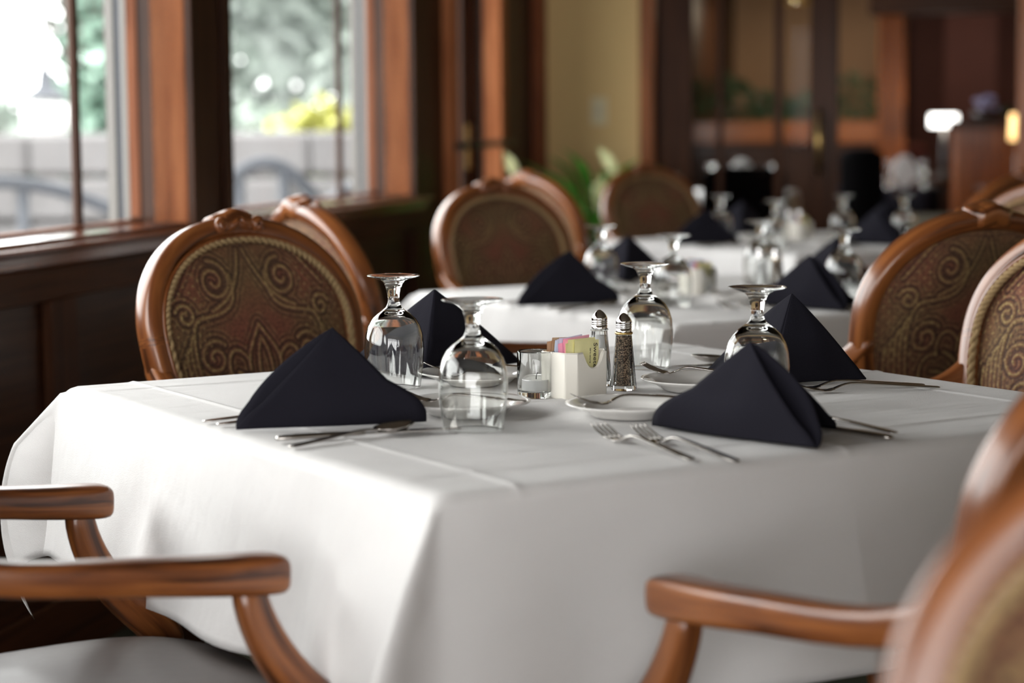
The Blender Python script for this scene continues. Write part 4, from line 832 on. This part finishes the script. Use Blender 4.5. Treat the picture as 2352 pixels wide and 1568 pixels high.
side2 = copy_tree(side); side2.location = (2.70, 11.0, 0); side2['label'] = 'small dark side table under the amber lamp at the right edge'; side2['group'] = side['group'] = 'side tables in the far room'
lamp((2.70, 11.0, 0.7905), 'amber-shaded lamp at the right edge, beside the wooden stand', LAMPY, 0.05, 0.045, 0.14, (1, 0.6, 0.3), 2, base=0.24)
cl = MB(); cl.box(-0.085, 0.085, -0.1, 0.14, 0, 2.5, 'z', 0.01)
for k in range(4): cl.box(-0.08 + k * 0.042, -0.058 + k * 0.042, -0.115, -0.10, 0.2, 2.3, 'z', 0.006)
struct(cl.build('column_1', STANDW, smooth=False, loc=RP(1.41, 13.5), rz=RROT))
struct(MB().box(-0.04, 1.22, 17.6, 17.7, 0, 2.5, 'z').build('wall_far_panel', plain('taupe_plaster', srgb(176, 142, 112), 0.8, var=0.15, scale=1.2), smooth=False, **ROOM))
struct(MB().box(1.30, 7, 12.6, 12.9, 1.78, 2.5, 'x').build('beam_far', DARKW, smooth=False, **ROOM))
struct(MB().box(1.72, 2.1, 16.0, 16.1, 0, 2.5, 'z').build('column_2', BRICK, smooth=False, **ROOM))
def pendant(r, w, lab, en):  # lamp above the view, added to light the far room
    t = empty('pendant_lamp', RP(r, w, 2.5)); tag(t, lab, 'pendant lamp', 'pendant lamps in the far room')
    MB().lathe([(0.05, 0), (0.05, -0.02), (0.005, -0.03), (0.005, -0.32), (0.02, -0.34), (0.16, -0.46), (0.155, -0.46), (0.015, -0.335), (0, -0.335)], 28).build('lamp_shade', BRASS, t)
    MB().lathe([(0, -0.345), (0.02, -0.36), (0.035, -0.40), (0.02, -0.435), (0, -0.44)], 20).build('bulb', LAMPW, t)
    l_ = bpy.data.lights.new('bulb_light', 'POINT'); l_.energy = en; l_.color = (1, 0.82, 0.6); l_.shadow_soft_size = 0.05; o = bpy.data.objects.new('bulb_light', l_); COL.objects.link(o); o.parent = t; o.location = (0, 0, -0.47)
pendant(0.6, 15.8, 'brass pendant lamp hanging behind the planter partition', 26)
pendant(2.3, 14.6, 'brass pendant lamp hanging over the rose chairs', 8)
# ------------------------------------------------------------------ outside
def ground(): 
    struct(MB().box(-60, -0.36, -10, 80, -1.5, -1.4, 'y').build('ground_outside', PAVE, smooth=False, **ROOM))
ground()
def railing(p0, p1, p2, lab):
    t = empty('stair_railing', RO, RROT); tag(t, lab, 'railing', 'railings outside the windows')
    pts = [Vector(p0), Vector(p1), Vector(p2)]; cur = [tuple((1 - q) ** 2 * pts[0] + 2 * q * (1 - q) * pts[1] + q * q * pts[2]) for q in [k / 20 for k in range(21)]]
    MB().sweep(cur, 0.06, 0.06, n=10).build('handrail', RAILM, t)
    MB().sweep([(a, b, c - 0.35) for a, b, c in cur], 0.04, 0.04, n=8).build('lower_rail', RAILM, t)
    for k in (1, 7, 13, 19): MB().sweep([(cur[k][0], cur[k][1], -1.4), (cur[k][0], cur[k][1], cur[k][2])], 0.05, 0.05, up=(1, 0, 0), n=8).build('post', RAILM, t)
railing((-2.75, 7.6, 0.62), (-2.35, 8.3, 1.12), (-1.75, 8.6, 0.72), 'curved grey stair railing outside the left window')
railing((-1.6, 8.9, 0.55), (-1.25, 8.9, 1.35), (-0.95, 9.1, 0.62), 'curved grey railing outside the second window')
railing((-1.30, 9.0, 0.55), (-1.1, 9.6, 0.80), (-0.95, 10.4, 1.02), 'sloping grey railing outside the second window')
st = MB(); rn = random.Random(3)
for j in range(9):
    x = -1.15
    while x > -9:
        wv = rn.uniform(0.3, 0.7); st.box(x - wv + 0.015, x, 12.0 - rn.uniform(0, 0.05), 12.5, -1.4 + j * 0.28, -1.4 + (j + 1) * 0.28 - 0.015, 'x', 0.03); x -= wv
tag(st.build('stone_wall', STONE, smooth=False, **ROOM), 'low pale stone wall outside, seen through the second window', 'wall')
lp = empty('lamp_post', RP(-4.19, 13.0, 0)); tag(lp, 'white-globed lamp post outside the left window', 'lamp post')
MB().lathe([(0.16, -1.4), (0.12, -1.3), (0.09, 0.4), (0.075, 1.02), (0.0, 1.02)], 20).build('post', OUTW, lp)
MB().lathe([(0, 1.02), (0.08, 1.04), (0.16, 1.18), (0.16, 1.28), (0.1, 1.34), (0, 1.35)], 24).build('globe', plain('frosted_globe', (0.8, 0.8, 0.78, 1), 0.4, var=0.02), lp)
MB().lathe([(0.18, 1.34), (0.06, 1.42), (0.05, 1.5), (0.015, 1.6), (0.012, 1.95), (0.07, 1.97), (0, 2.0)], 16).build('finial', RAILM, lp)
def tree(r, w, h, sp, mat, lab, seed, n_=700, trunk=True, cone=False, size=0.22, name='tree'):
    t = empty(name, RP(r, w, -1.4)); tag(t, lab, 'tree' if name == 'tree' else 'shrub', 'trees outside the windows' if name == 'tree' else None)
    if not t.get('group'): t.pop('group', None)
    rn = random.Random(seed); F = MB()
    for k in range(n_):
        if cone: z = h * rn.random() ** 1.2; rad = sp * (1 - z / h) * math.sqrt(rn.random()) + 0.02; a = rn.uniform(0, 6.28); c = Vector((rad * math.cos(a), rad * math.sin(a), z))
        else:
            a = rn.uniform(0, 6.28); ph_ = math.acos(rn.uniform(-1, 1)); q = sp * (0.55 + 0.45 * rn.random()) * (0.8 + 0.25 * math.sin(3 * a + seed) * math.sin(4 * ph_)); c = Vector((q * math.sin(ph_) * math.cos(a), q * math.sin(ph_) * math.sin(a), h - sp * 0.75 + q * 0.75 * math.cos(ph_)))
        d_ = Vector((rn.uniform(-1, 1), rn.uniform(-1, 1), rn.uniform(-0.5, 0.8))).normalized() * size; leaf(F, c, c + d_, size * 0.35, size * 0.1, n=3)
    F.build('foliage', mat, t)
    if trunk:
        T_ = MB(); T_.sweep([(0, 0, 0), (0.05, 0, h * 0.4), (0, 0.1, h * 0.9)], [0.35, 0.25, 0.1], [0.35, 0.25, 0.1], up=(1, 0, 0), n=10)
        for k in range(8): a = k * 0.8; T_.sweep([(0, 0, h * (0.35 + 0.05 * k)), (sp * 0.5 * math.cos(a), sp * 0.5 * math.sin(a), h * (0.5 + 0.05 * k)), (sp * 0.85 * math.cos(a), sp * 0.85 * math.sin(a), h * (0.55 + 0.055 * k))], [0.14, 0.08, 0.03], [0.14, 0.08, 0.03], n=8)
        T_.build('trunk', BARK, t)
tree(-4.88, 15.5, 4.8, 0.75, TREE2, 'tall narrow conifer outside the left window', 1, 1500, cone=True, size=0.3)
tree(-8.7, 22, 3.0, 1.6, TREE1, 'low round grey-green tree beyond the lamp post', 2, 3000, size=0.4)
tree(-7.2, 25, 3.6, 2.6, TREE1, 'rounded grey-green tree left of the conifer', 3, 3000, size=0.4)
tree(-4.2, 21, 7.5, 3.2, TREE1, 'big leafy tree filling the second window', 4, 6000, size=0.45)
tree(-6.4, 27, 9.0, 4.2, TREE1, 'large tree behind the others outside the second window', 5, 7000, size=0.6)
tree(-2.0, 30, 8.0, 4.0, TREE1, 'distant grey-green tree at the right of the second window', 6, 5000, size=0.55)
tree(-2.2, 12.95, 2.72, 0.42, TREE3, 'yellow-green shrub on top of the pale stone wall', 7, 500, trunk=False, size=0.12, name='shrub')
tree(-3.0, 13.4, 2.75, 0.5, TREE1, 'small leafy shrub behind the pale stone wall', 8, 500, trunk=False, size=0.14, name='shrub')
hill = MB(); hill.grid(lambda a, b: (-60 + 58 * a, 34 + 20 * b, -1.45 + 2.6 * math.sin(math.pi * min(1, b * 1.2) / 2) * (0.7 + 0.3 * math.sin(5 * a))), 30, 8)
struct(hill.build('hills', TREE1, **ROOM))
